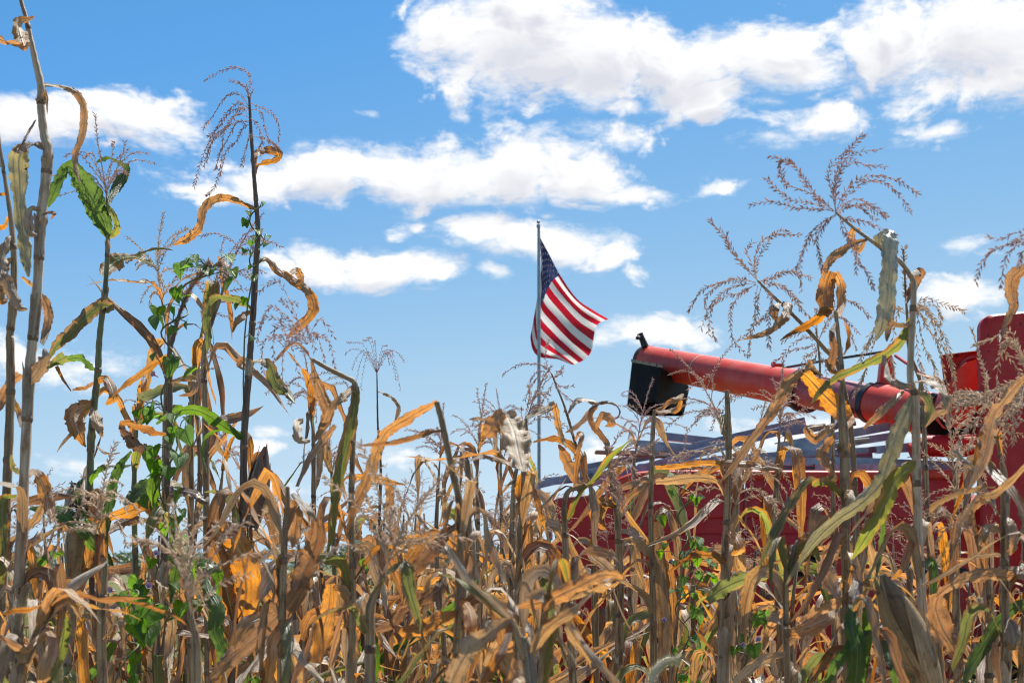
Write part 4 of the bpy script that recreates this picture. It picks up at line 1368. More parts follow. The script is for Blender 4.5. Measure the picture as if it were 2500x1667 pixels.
p.leaf([('2', 1075, 500), ('2', 1040, 470), ('2', 990, 440), ('2', 920, 390), ('2', 850, 362), ('2', 770, 375), ('2', 690, 425)], [18, 40, 56, 68, 66, 58, 10], (40, 30, 30, 40, 45, 30), 'g', crop='2', curl=.8)
p.leaf([('2', 1080, 480), ('2', 1030, 455), ('2', 960, 455), ('2', 905, 490), ('2', 895, 560), ('2', 915, 640)], [8, 20, 24, 24, 20, 4], (30, 50, 30), 'g', crop='2')
ear(p, px2w('2', 1105, 880, 3.85), px2w('2', 1172, 525, 3.85), .030, 'husk_brown', False, 6, 4)
p.leaf([('2', 1170, 560), ('2', 1140, 555), ('2', 1115, 590), ('2', 1108, 620)], [12, 24, 22, 5], (20, 50), 'k', crop='2')
p.leaf([('2', 1050, 1330), ('2', 1085, 1180), ('2', 1070, 1030), ('2', 1030, 940), ('2', 960, 900), ('2', 925, 860)], [40, 130, 150, 150, 110, 12], (10, 10, 15, 20, 30), 'd', crop='2', curl=1.0, label='broad brown husk leaf glowing orange')
p.leaf([('2', 1040, 1330), ('2', 1010, 1200), ('2', 980, 1060), ('2', 940, 960), ('2', 915, 870)], [30, 80, 90, 80, 8], (30, 20, 15), 'k', crop='2', curl=1.2)
p.leaf([('2', 1060, 790), ('2', 1110, 850), ('2', 1160, 900), ('2', 1200, 960), ('2', 1245, 980)], [16, 44, 50, 40, 8], (50, 60, 40), 'w', crop='2')
p.leaf([('2', 1070, 880), ('2', 1130, 830), ('2', 1190, 770), ('2', 1235, 745)], [20, 50, 50, 20], (40, 30), 'w', crop='2')
p.tassel([(1136, 470), (1132, 430), (1122, 400), (1090, 380), (1050, 368)],
         [[(1138, 480), (1146, 400), (1130, 335), (1085, 308), (1020, 320), (935, 366)], [(1136, 490), (1090, 430), (1030, 440), (970, 530), (925, 585)], [(1138, 500), (1080, 470), (1000, 560), (930, 700), (884, 850)],
          [(1140, 540), (1080, 520), (1020, 600), (1010, 740), (980, 850), (942, 890)], [(1140, 550), (1070, 560), (1000, 600), (960, 660), (930, 760)], [(1140, 560), (1080, 560), (1030, 650), (1000, 700), (985, 770)],
          [(1142, 570), (1110, 580), (1080, 640), (1030, 690), (1005, 800)], [(1144, 600), (1130, 640), (1115, 700), (1102, 762)], [(1140, 470), (1190, 490), (1240, 520), (1272, 570), (1268, 640)],
          [(1142, 500), (1190, 510), (1205, 570), (1225, 640), (1262, 672)], [(1142, 540), (1175, 570), (1195, 640), (1180, 680)], [(1138, 500), (1100, 490), (1040, 520), (990, 590), (950, 620)],
          [(1150, 620), (1200, 630), (1240, 650), (1262, 670)], [(1140, 520), (1090, 500), (1030, 590), (970, 640), (940, 740)]], mat='tassel_purple', w=8, dens=1.0, spl=.0095)

# vine-covered plant
p = Plant('dark corn plant wound with green vine, its thick tassel leaning right', 3.3, '2',
          [('1', 960, 1225), ('1', 900, 1270), ('1', 850, 1350), ('1', 815, 1440), ('1', 790, 1540), (748, 120), (750, 300), (745, 520), (734, 760), (726, 960), (718, 1200), (704, 1520)],
          [8, 10, 14, 18, 22, 24, 28, 32, 34, 36, 40, 44], 'stalk_dark', seed=6)
p.tassel([('1', 815, 1440), ('1', 850, 1350), ('1', 905, 1265), ('1', 960, 1215), ('1', 1005, 1205)],
         [[('1', 790, 1560), ('1', 800, 1480), ('1', 830, 1400), ('1', 860, 1330)], [('1', 850, 1360), ('1', 870, 1300), ('1', 920, 1230), ('1', 950, 1200)]], crop='1', mat='tassel', w=12, dens=2.6, spl=.011, depth=.02)
p.leaf([(740, 120), (700, 150), (640, 190), (560, 250), (495, 305)], [14, 30, 32, 30, 8], (30, 20, 30), 'd')
p.leaf([(750, 240), (810, 225), (860, 230), (850, 290), (790, 300)], [16, 34, 36, 30, 8], (40, 20, 50), 'd')
p.leaf([(740, 470), (690, 465), (620, 440), (560, 425), (540, 440), (570, 480), (600, 520), (640, 545)], [18, 44, 52, 50, 60, 66, 60, 16], (50, 40, 45, 50, 30, 15), 'k')
p.leaf([(738, 640), (700, 590), (660, 560), (610, 530), (560, 480), (530, 450)], [20, 40, 50, 56, 50, 12], (30, 20, 25), 'k')
p.leaf([(735, 745), (800, 720), (860, 730), (900, 760), (918, 745)], [18, 50, 56, 40, 8], (60, 40, 30), 'k')
p.leaf([(720, 840), (690, 800), (672, 720), (690, 640), (720, 600)], [20, 50, 60, 50, 8], (20, 15), 'g')
p.leaf([(745, 860), (770, 930), (780, 1040), (765, 1130), (755, 1220)], [24, 50, 56, 50, 8], (20, 15), 'g')
p.leaf([(780, 920), (820, 960), (830, 1030), (800, 1070)], [20, 44, 44, 8], (40, 20), 'g')
p.leaf([(700, 1250), (740, 1270), (770, 1240), (750, 1190), (690, 1165)], [20, 44, 50, 40, 8], (30, 20), 'k')
p.leaf([(710, 1255), (680, 1330), (675, 1430), (690, 1568)], [20, 60, 70, 60], (20, 10), 'w')
p.leaf([(730, 1260), (760, 1300), (750, 1400), (745, 1500)], [20, 50, 50, 40], (20, 10), 'w')
p.leaf([(545, 780), (600, 735), (640, 690), (655, 670)], [16, 74, 60, 6], (15, 20), 'g')
p.leaf([(455, 920), (500, 880), (560, 850), (610, 845), (630, 870)], [10, 50, 60, 46, 12], (20, 15), 'k', curl=1.3)
p.leaf([(470, 1000), (460, 900), (480, 780), (500, 680), (530, 610), (580, 545)], [20, 46, 56, 52, 44, 10], (20, 15, 20), 'g')
p.leaf([(860, 1150), (850, 1060), (880, 1035), (930, 1050), (965, 1100), (960, 1180)], [16, 44, 60, 64, 56, 8], (20, 40, 30, 15), 'g')
p.leaf([(905, 1090), (920, 1160), (960, 1230), (950, 1330), (980, 1420), (960, 1480)], [20, 66, 80, 80, 60, 10], (15, 10, 20), 'g', label='bright green leaf hanging low')
VINE = p

# plant with the pale green upright blade and bent top left of centre
p = Plant('corn plant with a broken bent top and a long yellow-green blade', 2.9, '3',
          [('2', 1380, 140), ('2', 1440, 175), ('2', 1500, 205), (80, 185), (122, 215), (122, 300), (112, 560), (106, 760), (112, 1000), (112, 1300), (108, 1560)],
          [22, 24, 26, 26, 30, 28, 28, 30, 34, 38, 40], 'stalk', seed=7)
p.leaf([(130, 225), (120, 320), (95, 440), (60, 580), (35, 720), (18, 880), (0, 980)], [30, 56, 66, 64, 54, 40, 10], (20, 10, 15, 20, 15), 'h', curl=.5)
p.leaf([(120, 225), (80, 270), (40, 300), (10, 350), (-30, 420)], [20, 50, 44, 40, 20], (20, 30, 20), 'd')
p.leaf([('2', 1376, 145), ('2', 1395, 230), ('2', 1430, 320), ('2', 1450, 380), ('2', 1420, 450), ('2', 1390, 500)], [16, 44, 72, 70, 50, 10], (30, 15, 20, 10), 'd', crop='2')
p.leaf([('2', 1375, 145), ('2', 1340, 90), ('2', 1290, 70), ('2', 1230, 130), ('2', 1200, 160)], [10, 18, 20, 16, 5], (40, 20), 'd', crop='2')
p.leaf([('2', 1340, 410), ('2', 1315, 430), ('2', 1325, 490), ('2', 1370, 500)], [30, 50, 50, 14], (30, 15), 'w', crop='2', curl=1.4)
p.leaf([('2', 1310, 700), ('2', 1360, 590), ('2', 1400, 530), ('2', 1440, 480), ('2', 1480, 430)], [16, 34, 40, 40, 20], (20, 10), 'd', crop='2')
p.leaf([(105, 560), (135, 540), (170, 545), (190, 560)], [14, 26, 22, 5], (30, 50), 'k')
p.leaf([(105, 920), (160, 940), (200, 960), (180, 1030), (150, 1010)], [20, 50, 60, 60, 30], (60, 40, 15), 'g')
p.leaf([(110, 1240), (140, 1260), (190, 1330), (210, 1460), (200, 1568)], [20, 40, 56, 60, 56], (20, 10), 'g')
brs = []
for (ex, ey, mx_, my_) in ((1180, 1330, 1260, 1280), (1360, 1385, 1280, 1370), (1525, 1540, 1470, 1460), (1185, 1500, 1230, 1400), (1320, 1560, 1280, 1450), (1440, 1600, 1400, 1500), (1250, 1650, 1250, 1500), (1170, 1560, 1200, 1450), (1360, 1700, 1330, 1560), (1480, 1640, 1450, 1540), (1200, 1700, 1200, 1560), (1530, 1680, 1500, 1560), (1290, 1760, 1290, 1600)):
    brs.append([('1', 1400, 1570), ('1', (1400 + mx_) / 2, (1560 + my_) / 2 - 30), ('1', mx_, my_), ('1', ex, ey)])
p.tassel([('2', 1380, 140), ('2', 1330, 95), ('2', 1270, 60), ('2', 1200, 40)], brs, crop='1', mat='tassel_purple', w=5, dens=.8, spl=.0095)
p.auto_sheaths(p=.4)

# centre: broken stalk with the long arching orange leaf
p = Plant('thick snapped corn stalk at the centre with a long arching orange leaf', 2.3, '3',
          [(492, 298), (515, 380), (540, 500), (565, 610), (592, 735), (604, 860), (600, 1100), (592, 1350), (585, 1568)], [30, 34, 36, 36, 38, 44, 52, 56, 60], 'stalk', seed=8)
p.leaf([(500, 296), (470, 312), (400, 352), (320, 398), (262, 440), (225, 520), (200, 600), (160, 700), (115, 800), (88, 880)], [24, 50, 60, 62, 64, 68, 70, 62, 50, 12], (40, 40, 35, 30, 20, 15, 20, 15, 10), 'd', curl=.8, label='long arching leaf, orange with light shining through')
p.leaf([(525, 428), (470, 436), (400, 455), (330, 482), (240, 490), (140, 497)], [20, 34, 40, 38, 30, 6], (50, 45, 40, 30), 'k', curl=1.3)
p.leaf([(596, 850), (540, 890), (490, 950), (430, 1020), (380, 1075), (330, 1130)], [30, 60, 76, 78, 60, 12], (30, 20, 20, 30), 'k', curl=1.0)
p.leaf([(530, 1040), (520, 1120), (470, 1170), (420, 1200), (340, 1240), (300, 1300), (220, 1330)], [20, 50, 70, 66, 60, 70, 30], (30, 20, 30, 20), 'k', curl=.9)
p.leaf([(590, 1250), (540, 1270), (480, 1290), (420, 1330), (350, 1340), (300, 1310)], [30, 66, 86, 84, 66, 14], (40, 30, 20, 30), 'd')
p.leaf([(595, 1180), (640, 1240), (650, 1330), (630, 1420)], [30, 60, 60, 14], (20, 30), 'd')

p = Plant('grey weathered corn stalk with a large sunlit white leaf right of the snapped stalk', 2.4, '3',
          [(632, 560), (634, 620), (640, 760), (628, 900), (612, 1120), (604, 1340), (598, 1568)], [24, 30, 34, 38, 44, 50, 54], 'stalk', seed=9)
p.leaf([(640, 562), (700, 545), (760, 552), (820, 575), (880, 600)], [16, 36, 44, 44, 12], (60, 50, 60, 40), 'w', curl=1.2)
p.leaf([(884, 612), (868, 560), (852, 490), (838, 430), (812, 372), (795, 345)], [40, 110, 160, 170, 150, 70], (0,), 'w', curl=.4, wave=.16, dys=[0, .025, .056, .084, .11, .12], nrm=(.256, -.566, .785), label='broad curled leaf lit white by the sun')
p.leaf([(800, 348), (775, 372), (752, 400), (735, 430), (712, 455)], [60, 84, 90, 84, 40], (20, 20, 15, 15), 'd', curl=.6, amp=.02)
p.leaf([(715, 380), (680, 372), (640, 378)], [14, 20, 6], (40, 20), 'w')
p.auto_sheaths(('w', 'k'), .6)

p = Plant('corn stalk with a white leaf folding over to orange just right of the flagpole', 3.6, '3',
          [(896, 372), (895, 460), (890, 600), (880, 740), (868, 900), (860, 1100), (850, 1300)], [16, 26, 30, 26, 28, 30, 32], 'stalk', seed=10)
p.leaf([(896, 372), (925, 358), (965, 340), (1010, 318), (1032, 310)], [20, 44, 50, 50, 44], (0,), 'w', curl=.4, dys=[0, .005, .012, .02, .024], nrm=(.256, -.566, .785))
p.leaf([(1024, 312), (1032, 345), (1042, 400), (1058, 455), (1080, 505)], [36, 36, 34, 30, 8], (15, 15, 20, 10), 'd', curl=.7)
p.leaf([(890, 600), (868, 660), (865, 720), (880, 790)], [14, 40, 40, 10], (20, 15), 'k')
p.leaf([(885, 650), (930, 690), (960, 790), (985, 880)], [14, 30, 30, 6], (30, 15), 'd')
p.auto_sheaths(p=.5)

p = Plant('slender corn plant with a feathery tassel across the flagpole', 4.6, '3',
          [(1012, 170), (1040, 240), (1068, 310), (1090, 380), (1112, 460), (1140, 550), (1165, 620), (1190, 700), (1200, 860), (1205, 1100)], [8, 10, 12, 15, 16, 17, 18, 20, 24, 28], 'stalk', seed=11)
p.leaf([(1088, 350), (1105, 318), (1130, 292), (1170, 292), (1215, 306), (1185, 350), (1150, 390), (1110, 420), (1075, 436)], [10, 24, 30, 30, 34, 36, 30, 24, 4], (20, 30, 50, 40, 20, 15, 20), 'd')
p.leaf([(1115, 480), (1135, 440), (1150, 460), (1130, 520), (1110, 560)], [10, 24, 26, 24, 5], (30, 15), 'd')
p.leaf([(1160, 640), (1140, 540), (1090, 490), (1050, 470), (1000, 465), (930, 480)], [20, 40, 44, 40, 30, 8], (15, 30, 40), 'k')
p.leaf([(1150, 720), (1120, 640), (1080, 560), (1045, 490)], [26, 60, 64, 14], (15, 20), 'd')
p.tassel([(1012, 170), (985, 140), (930, 125), (860, 132), (792, 172)],
         [[(1012, 170), (990, 130), (985, 60), (998, 18)], [(1015, 180), (960, 180), (925, 220), (890, 290)], [(1015, 185), (970, 200), (940, 260), (915, 300)], [(1018, 190), (1050, 170), (1065, 140)],
          [(1020, 200), (1060, 230), (1110, 225)], [(1022, 205), (1040, 160), (1060, 170)], [(1015, 185), (975, 220), (960, 290), (930, 330)], [(1020, 210), (990, 260), (970, 300), (960, 360)], [(1015, 175), (950, 160), (920, 200), (910, 250)], [(1024, 220), (1060, 260), (1105, 295)]],
         mat='tassel_purple', w=6, dens=.9, spl=.0105)

p = Plant('corn stalk whose top curls over like a hook in front of the metal pile', 4.0, '3',
          [(1262, 480), (1272, 540), (1284, 620), (1292, 700), (1308, 800), (1316, 950), (1320, 1150), (1318, 1400), (1310, 1568)], [30, 34, 34, 34, 38, 40, 42, 44, 46], 'stalk', seed=12)
p.leaf([(1264, 488), (1235, 450), (1205, 415), (1188, 375), (1192, 335), (1220, 310), (1262, 300), (1300, 310), (1322, 340), (1312, 368), (1290, 378)], [30, 36, 34, 30, 28, 24, 18, 14, 12, 10, 4], (20, 15, 15, 20, 30, 40, 40, 30, 20), 'k', curl=1.2)
p.leaf([(1212, 420), (1225, 380), (1245, 355), (1272, 372), (1285, 400), (1255, 408)], [20, 36, 40, 44, 36, 8], (30, 20, 15), 'd', curl=1.3)
p.leaf([(1310, 690), (1400, 660), (1480, 645), (1574, 640)], [26, 50, 56, 50], (30, 25, 30), 'd')
p.leaf([(1310, 780), (1270, 760), (1230, 760), (1220, 830), (1260, 870)], [20, 60, 70, 70, 20], (30, 20, 15), 'k', curl=1.3)
p.leaf([(1318, 880), (1370, 880), (1410, 920), (1450, 990)], [20, 50, 60, 50], (40, 30, 20), 'w')
p.auto_sheaths(p=.6)

p = Plant('straight corn stalk with a broad pale sheath standing before the red tank', 3.9, '3',
          [(1478, 332), (1470, 430), (1466, 560), (1462, 700), (1462, 840), (1465, 1000), (1470, 1200), (1475, 1500)], [18, 24, 26, 28, 30, 32, 34, 36], 'stalk', seed=13)
p.leaf([(1478, 334), (1510, 322), (1545, 300), (1574, 285), (1610, 262)], [12, 26, 34, 40, 10], (50, 40, 30), 'd')
p.leaf([(1478, 340), (1500, 345), (1540, 340), (1580, 330), (1600, 290)], [8, 24, 30, 34, 14], (40, 30, 20), 'd')
p.leaf([(1480, 840), (1500, 940), (1510, 1100), (1530, 1300), (1520, 1480)], [70, 100, 110, 110, 60], (15, 10, 15), 'husk', curl=1.6)
p.leaf([(1466, 590), (1520, 585), (1574, 590), (1640, 592), (1720, 586)], [14, 26, 30, 26, 10], (50, 40, 30), 'd')
p.leaf([(1470, 660), (1410, 690), (1350, 740), (1330, 800)], [14, 40, 44, 12], (30, 20), 'd')
p.auto_sheaths(('w', 'husk'), .5)

# right-hand group
p = Plant('bare cut corn stalk right of the black spout', 3.4, '5',
          [(356, 108), (362, 220), (366, 400), (362, 600), (356, 760), (348, 950), (342, 1150), (335, 1400)], [26, 32, 36, 38, 42, 46, 48, 50], 'stalk', seed=14)
p.leaf([(362, 590), (330, 480), (420, 470), (520, 490), (620, 500)], [16, 40, 50, 46, 20], (40, 40, 30), 'd')
p.leaf([(350, 640), (300, 560), (200, 545), (80, 560), (0, 565)], [20, 50, 60, 56, 40], (50, 30, 30), 'w')
p.leaf([(365, 470), (300, 470), (200, 475), (100, 490), (0, 495)], [16, 34, 40, 36, 24], (50, 30, 30), 'd')
p.leaf([(350, 800), (400, 840), (420, 900), (380, 930)], [20, 60, 70, 14], (30, 15), 'd')
p.leaf([(345, 900), (340, 960), (280, 930), (180, 940), (60, 1020)], [20, 40, 50, 46, 10], (40, 50, 30), 'k')
p.auto_sheaths(p=.6)

p = Plant('corn stalk with the big folded orange leaf in front of the auger', 2.9, '5',
          [('4', 985, 1030), ('4', 1002, 1180), ('4', 1022, 1380), (930, 130), (936, 280), (944, 420), (946, 560), (950, 720), (950, 900), (958, 1120), (962, 1400)], [26, 28, 30, 30, 52, 56, 58, 50, 52, 54, 56], 'stalk', seed=15)
p.leaf([('4', 1000, 1370), ('4', 960, 1345), ('4', 975, 1240), ('4', 965, 1150), ('4', 985, 1090)], [20, 54, 50, 40, 12], (30, 20, 20), 'k', crop='4')
p.leaf([('4', 1030, 1270), ('4', 1055, 1210), ('4', 1050, 1130), ('4', 1030, 1090)], [12, 30, 26, 6], (30, 40), 'k', crop='4')
p.leaf([(930, 275), (955, 268), (940, 230), (880, 170), (820, 110), (770, 55), (735, 22)], [40, 80, 110, 116, 112, 100, 60], (30, 15, 10, 15, 20, 40), 'd', curl=.9, label='big folded leaf glowing orange')
p.leaf([(735, 20), (680, 60), (640, 120), (590, 210), (530, 290), (470, 370), (400, 470), (320, 570)], [50, 76, 72, 64, 56, 50, 44, 10], (40, 25, 15, 15, 20, 20), 'd', curl=.9)
p.leaf([('4', 1000, 1060), ('4', 1015, 980), ('4', 1012, 880), ('4', 985, 815)], [40, 60, 60, 40], (20, 10, 30), 'd', crop='4', label='hanging rectangular brown leaf')
p.leaf([('4', 955, 1050), ('4', 930, 980), ('4', 935, 890), ('4', 960, 812)], [60, 110, 110, 90], (20, 15, 10), 'k', crop='4')
p.leaf([('4', 950, 1010), ('4', 890, 1070), ('4', 830, 1110), ('4', 760, 1140), ('4', 682, 1190)], [60, 70, 50, 36, 6], (30, 20, 30), 'k', crop='4')
p.leaf([(905, 560), (850, 470), (830, 420), (860, 370), (900, 330)], [20, 60, 70, 60, 10], (30, 20), 'd')
p.leaf([(900, 545), (830, 560), (760, 570), (700, 640), (640, 740), (580, 860), (520, 980)], [26, 60, 70, 66, 60, 54, 10], (50, 50, 40, 20, 20), 'h', curl=.8)
p.leaf([(925, 640), (880, 580), (820, 570), (780, 590)], [26, 56, 60, 20], (30, 30), 'h')
p.leaf([(935, 640), (970, 620), (985, 680), (960, 730)], [26, 50, 50, 12], (30, 15), 'w', curl=1.4)
p.leaf([(945, 860), (880, 900), (850, 980), (880, 1080), (920, 1160)], [26, 90, 110, 100, 16], (30, 15, 15), 'd', curl=.8)
p.leaf([(940, 900), (860, 760), (800, 820), (770, 900), (740, 980)], [20, 60, 60, 54, 12], (20, 15, 20), 'd')
p.leaf([(960, 900), (880, 890), (790, 900), (680, 940), (560, 980)], [16, 34, 36, 30, 6], (50, 40, 30), 'd')
p.leaf([(960, 1120), (900, 1170), (800, 1230), (700, 1330), (600, 1430)], [20, 64, 76, 66, 12], (40, 25, 20), 'd')
p.leaf([(900, 280), (870, 300), (800, 350), (760, 300), (850, 280)], [20, 50, 56, 40, 20], (30, 20, 20), 'd')
p.auto_sheaths(('d', 'w', 'husk'), .8)

p = Plant('greenish corn stalk with the largest tassel bending left over the auger', 2.7, '4',
          [(985, 488), (1030, 528), (1090, 578), (1150, 622), (1205, 662), (1270, 712), (1340, 760), (1388, 826), (1412, 880), (1410, 1010), (1400, 1200), (1395, 1400), ('5', 1298, 150), ('5', 1302, 400), ('5', 1310, 640), ('5', 1312, 800), ('5', 1322, 1000), ('5', 1336, 1250), ('5', 1352, 1500)],
          [15, 17, 20, 22, 24, 27, 29, 32, 36, 38, 40, 44, 46, 48, 50, 50, 52, 54, 56], 'stalk_pale', seed=16)
p.leaf([(1120, 580), (1085, 590), (1078, 640), (1110, 690), (1150, 640)], [20, 50, 60, 50, 14], (40, 20, 20), 'd', curl=1.2)
p.leaf([(1160, 640), (1090, 660), (1020, 700), (960, 750), (925, 810), (920, 860)], [16, 46, 60, 56, 46, 8], (40, 35, 20, 15), 'd')
p.leaf([(1240, 690), (1222, 640), (1262, 615), (1288, 640), (1285, 760), (1275, 880), (1262, 1000), (1240, 1100), (1205, 1190)], [30, 80, 104, 104, 104, 110, 110, 90, 14], (50, 40, 60, 20, 10, 12, 15, 10), 'p', curl=.7, label='broad grey leaf hanging from the bent top')
p.leaf([(1290, 930), (1290, 1050), (1270, 1140), (1265, 1195)], [40, 60, 44, 8], (15, 20), 'd')
p.leaf([(1395, 830), (1450, 815), (1430, 860), (1400, 920), (1370, 985)], [24, 60, 66, 60, 20], (40, 20, 20), 'k')
p.leaf([(1402, 1110), (1350, 1110), (1290, 1090), (1240, 1065)], [20, 46, 44, 8], (50, 40), 'w')
p.leaf([(1405, 1050), (1385, 1120), (1340, 1200), (1270, 1260), (1180, 1310), (1090, 1350), (990, 1395), (910, 1460), (850, 1540)], [20, 60, 78, 74, 66, 60, 56, 46, 10], (30, 20, 30, 35, 30, 30, 20), 'h', curl=.8)
p.leaf([(1250, 1270), (1270, 1370), (1310, 1420), (1400, 1440)], [30, 50, 60, 30], (30, 40, 20), 'w')
p.leaf([(1405, 1420), (1470, 1410), (1530, 1430), (1590, 1500), (1590, 1568), ('5', 1400, 230), ('5', 1350, 290)], [20, 50, 62, 60, 50, 40, 8], (60, 50, 40, 20, 15), 'w', curl=1.0)
p.leaf([('5', 1290, 130), ('5', 1250, 230), ('5', 1200, 350), ('5', 1160, 480), ('5', 1120, 580), ('5', 1020, 680), ('5', 900, 760), ('5', 780, 880), ('5', 650, 1080)], [40, 84, 100, 96, 90, 84, 74, 60, 10], (20, 15, 15, 20, 25, 30, 20), 'p', crop='5', curl=.7)
p.leaf([('5', 1310, 470), ('5', 1260, 500), ('5', 1200, 560), ('5', 1150, 660), ('5', 1100, 760), ('5', 1040, 860), ('5', 980, 950)], [30, 80, 100, 100, 90, 70, 10], (30, 20, 15, 20), 'h', crop='5', curl=.7)
p.leaf([(1230, 640), (1262, 612), (1290, 625), (1300, 700)], [40, 90, 80, 30], (0,), 'w', curl=.5, dys=[0, .02, .02, .0], nrm=(.256, -.566, .785))
p.leaf([(1430, 1370), (1500, 1390), (1560, 1430), (1590, 1480)], [30, 60, 60, 20], (0,), 'w', curl=.5, dys=[0, 0, -.01, -.03], nrm=(.256, -.566, .785))
p.leaf([('5', 1140, 700), ('5', 1135, 820), ('5', 1120, 940), ('5', 1105, 1040)], [14, 30, 34, 20], (20, 50), 'g', crop='5')
p.leaf([('5', 1320, 120), ('5', 1360, 150), ('5', 1370, 220), ('5', 1330, 290)], [30, 64, 60, 14], (30, 15), 'h', crop='5')
p.leaf([('5', 1240, 110), ('5', 1180, 170), ('5', 1100, 240), ('5', 1040, 300)], [20, 50, 50, 10], (20, 30), 'd', crop='5')
p.leaf([('5', 1300, 800), ('5', 1270, 900), ('5', 1230, 1000), ('5', 1170, 1060)], [30, 46, 40, 8], (20, 30), 'd', crop='5')
p.leaf([('5', 1340, 1010), ('5', 1370, 960), ('5', 1395, 1000), ('5', 1385, 1160)], [20, 50, 56, 20], (60, 30, 15), 'g', crop='5')
ear(p, px2w('5', 1370, 1600, 2.62), px2w('5', 1135, 1030, 2.6), .036, 'husk', False, 9, 5)
p.tassel([(985, 488), (985, 400), (985, 300), (1020, 200), (1085, 120), (1135, 65)],
         [[(985, 480), (975, 380), (1000, 280), (1040, 200), (1100, 165), (1230, 145)], [(985, 480), (990, 350), (1020, 260), (1080, 210), (1160, 235), (1258, 240)], [(990, 480), (1030, 390), (1110, 310), (1220, 290), (1340, 320), (1440, 395)],
          [(992, 485), (1040, 410), (1130, 330), (1240, 320), (1330, 390), (1392, 488)], [(995, 490), (1050, 430), (1120, 420), (1200, 460), (1268, 515)], [(1000, 500), (1060, 450), (1130, 470), (1200, 530)],
          [(1005, 510), (1090, 530), (1200, 560), (1320, 620)], [(980, 480), (900, 420), (820, 310), (740, 220), (625, 180)], [(980, 478), (900, 440), (820, 330), (760, 230), (690, 210), (680, 280), (720, 350)],
          [(975, 482), (880, 400), (780, 360), (700, 320), (690, 260)], [(972, 482), (880, 470), (760, 465), (640, 430), (515, 452)], [(975, 486), (860, 440), (740, 420), (660, 360), (610, 305)],
          [(985, 500), (920, 540), (850, 600), (810, 690), (765, 800)], [(985, 500), (920, 560), (880, 650), (900, 740), (915, 800)], [(990, 505), (930, 550), (860, 620), (800, 730), (790, 820)], [(1010, 520), (1050, 600), (1090, 720), (1150, 810), (1195, 905)],
          [(1008, 515), (1030, 600), (1100, 700), (1098, 820)], [(985, 470), (960, 360), (950, 260), (1010, 180), (1060, 150)], [(985, 480), (1040, 470), (1130, 440), (1190, 470), (1262, 520)]], mat='tassel_purple', w=9, dens=.95, spl=.0098)
p.auto_sheaths(('w', 'h', 'husk'), .7)

p = Plant('slanting corn stem with a wide tassel spread left of the largest one', 3.0, '4',
          [(560, 862), (620, 925), (700, 1000), (770, 1068), (850, 1150), (930, 1240), (1000, 1330), ('5', 960, 200), ('5', 985, 400), ('5', 1000, 700), ('5', 1010, 1000), ('5', 1020, 1300)], [14, 18, 22, 22, 24, 26, 28, 30, 32, 36, 40, 42], 'stalk', seed=17)
p.leaf([(690, 985), (725, 1000), (715, 1050), (680, 1090), (640, 1130), (560, 1165), (470, 1186)], [30, 60, 64, 56, 44, 36, 4], (40, 20, 15, 30, 30), 'd')
p.leaf([(655, 1080), (650, 1020), (680, 985)], [40, 60, 24], (15, 30), 'k')
p.tassel([(560, 862), (500, 800), (440, 730), (390, 640), (340, 580), (302, 535)],
         [[(556, 858), (540, 760), (580, 650), (680, 610), (790, 615)], [(556, 860), (550, 770), (600, 680), (650, 610), (720, 585)], [(550, 850), (530, 780), (500, 700), (530, 655)], [(545, 845), (470, 760), (400, 680), (390, 610)],
          [(560, 868), (620, 850), (700, 820), (780, 830), (800, 920)], [(560, 868), (640, 850), (740, 810), (850, 850)], [(545, 870), (440, 860), (320, 880), (240, 930), (180, 1035)], [(545, 872), (440, 850), (330, 900), (270, 990), (330, 1190)],
          [(548, 876), (450, 890), (370, 930), (300, 1000), (250, 1125)], [(552, 885), (480, 920), (420, 1000), (410, 1080), (425, 1190), (510, 1280)], [(560, 890), (545, 980), (545, 1080), (520, 1180), (515, 1270)],
          [(575, 890), (640, 880), (720, 920), (780, 1000), (850, 1060)], [(580, 895), (560, 980), (560, 1050), (510, 1150)], [(552, 880), (470, 930), (380, 950), (310, 1010), (290, 1160)], [(590, 900), (640, 1000), (600, 1050), (560, 1100)], [(600, 905), (640, 960), (620, 1080), (620, 1230)], [(600, 905), (680, 880), (760, 950), (800, 1010)]], mat='tassel', w=8, dens=.95, spl=.0098)

p = Plant('corn plant behind the auger bracket with a tassel of long drooping strands', 3.3, '4',
          [(1355, 690), (1362, 800), (1370, 950), (1380, 1100), (1390, 1250), ('5', 1330, 100), ('5', 1345, 400), ('5', 1360, 700), ('5', 1380, 1000)], [10, 12, 14, 18, 20, 24, 28, 30, 34], 'stalk', seed=18)
brs = []
for (ex, ey, mx_, my_) in ((1690, 1030, 1560, 990), (1560, 1100, 1540, 1010), (1650, 1560, 1610, 1300), (1640, 1400, 1570, 1220), (1540, 1380, 1470, 1230), (1480, 1480, 1440, 1280), (1560, 1250, 1490, 1120), (1120, 1300, 1180, 1150), (1150, 1230, 1200, 1130), (1300, 1400, 1290, 1250), (1630, 1330, 1560, 1130), (1480, 1120, 1450, 1050), (1090, 1480, 1160, 1320), (1600, 1650, 1600, 1450)):
    brs.append([(1375, 1050), ((1375 + mx_) / 2, min(1050, my_) - 30), (mx_, my_), ((mx_ + ex) / 2 + 8, (my_ + ey) / 2), (ex, ey)])
p.tassel([(1372, 1000), (1365, 900), (1358, 780), (1362, 680)], brs, mat='tassel_pale', w=7, dens=.9, spl=.011)

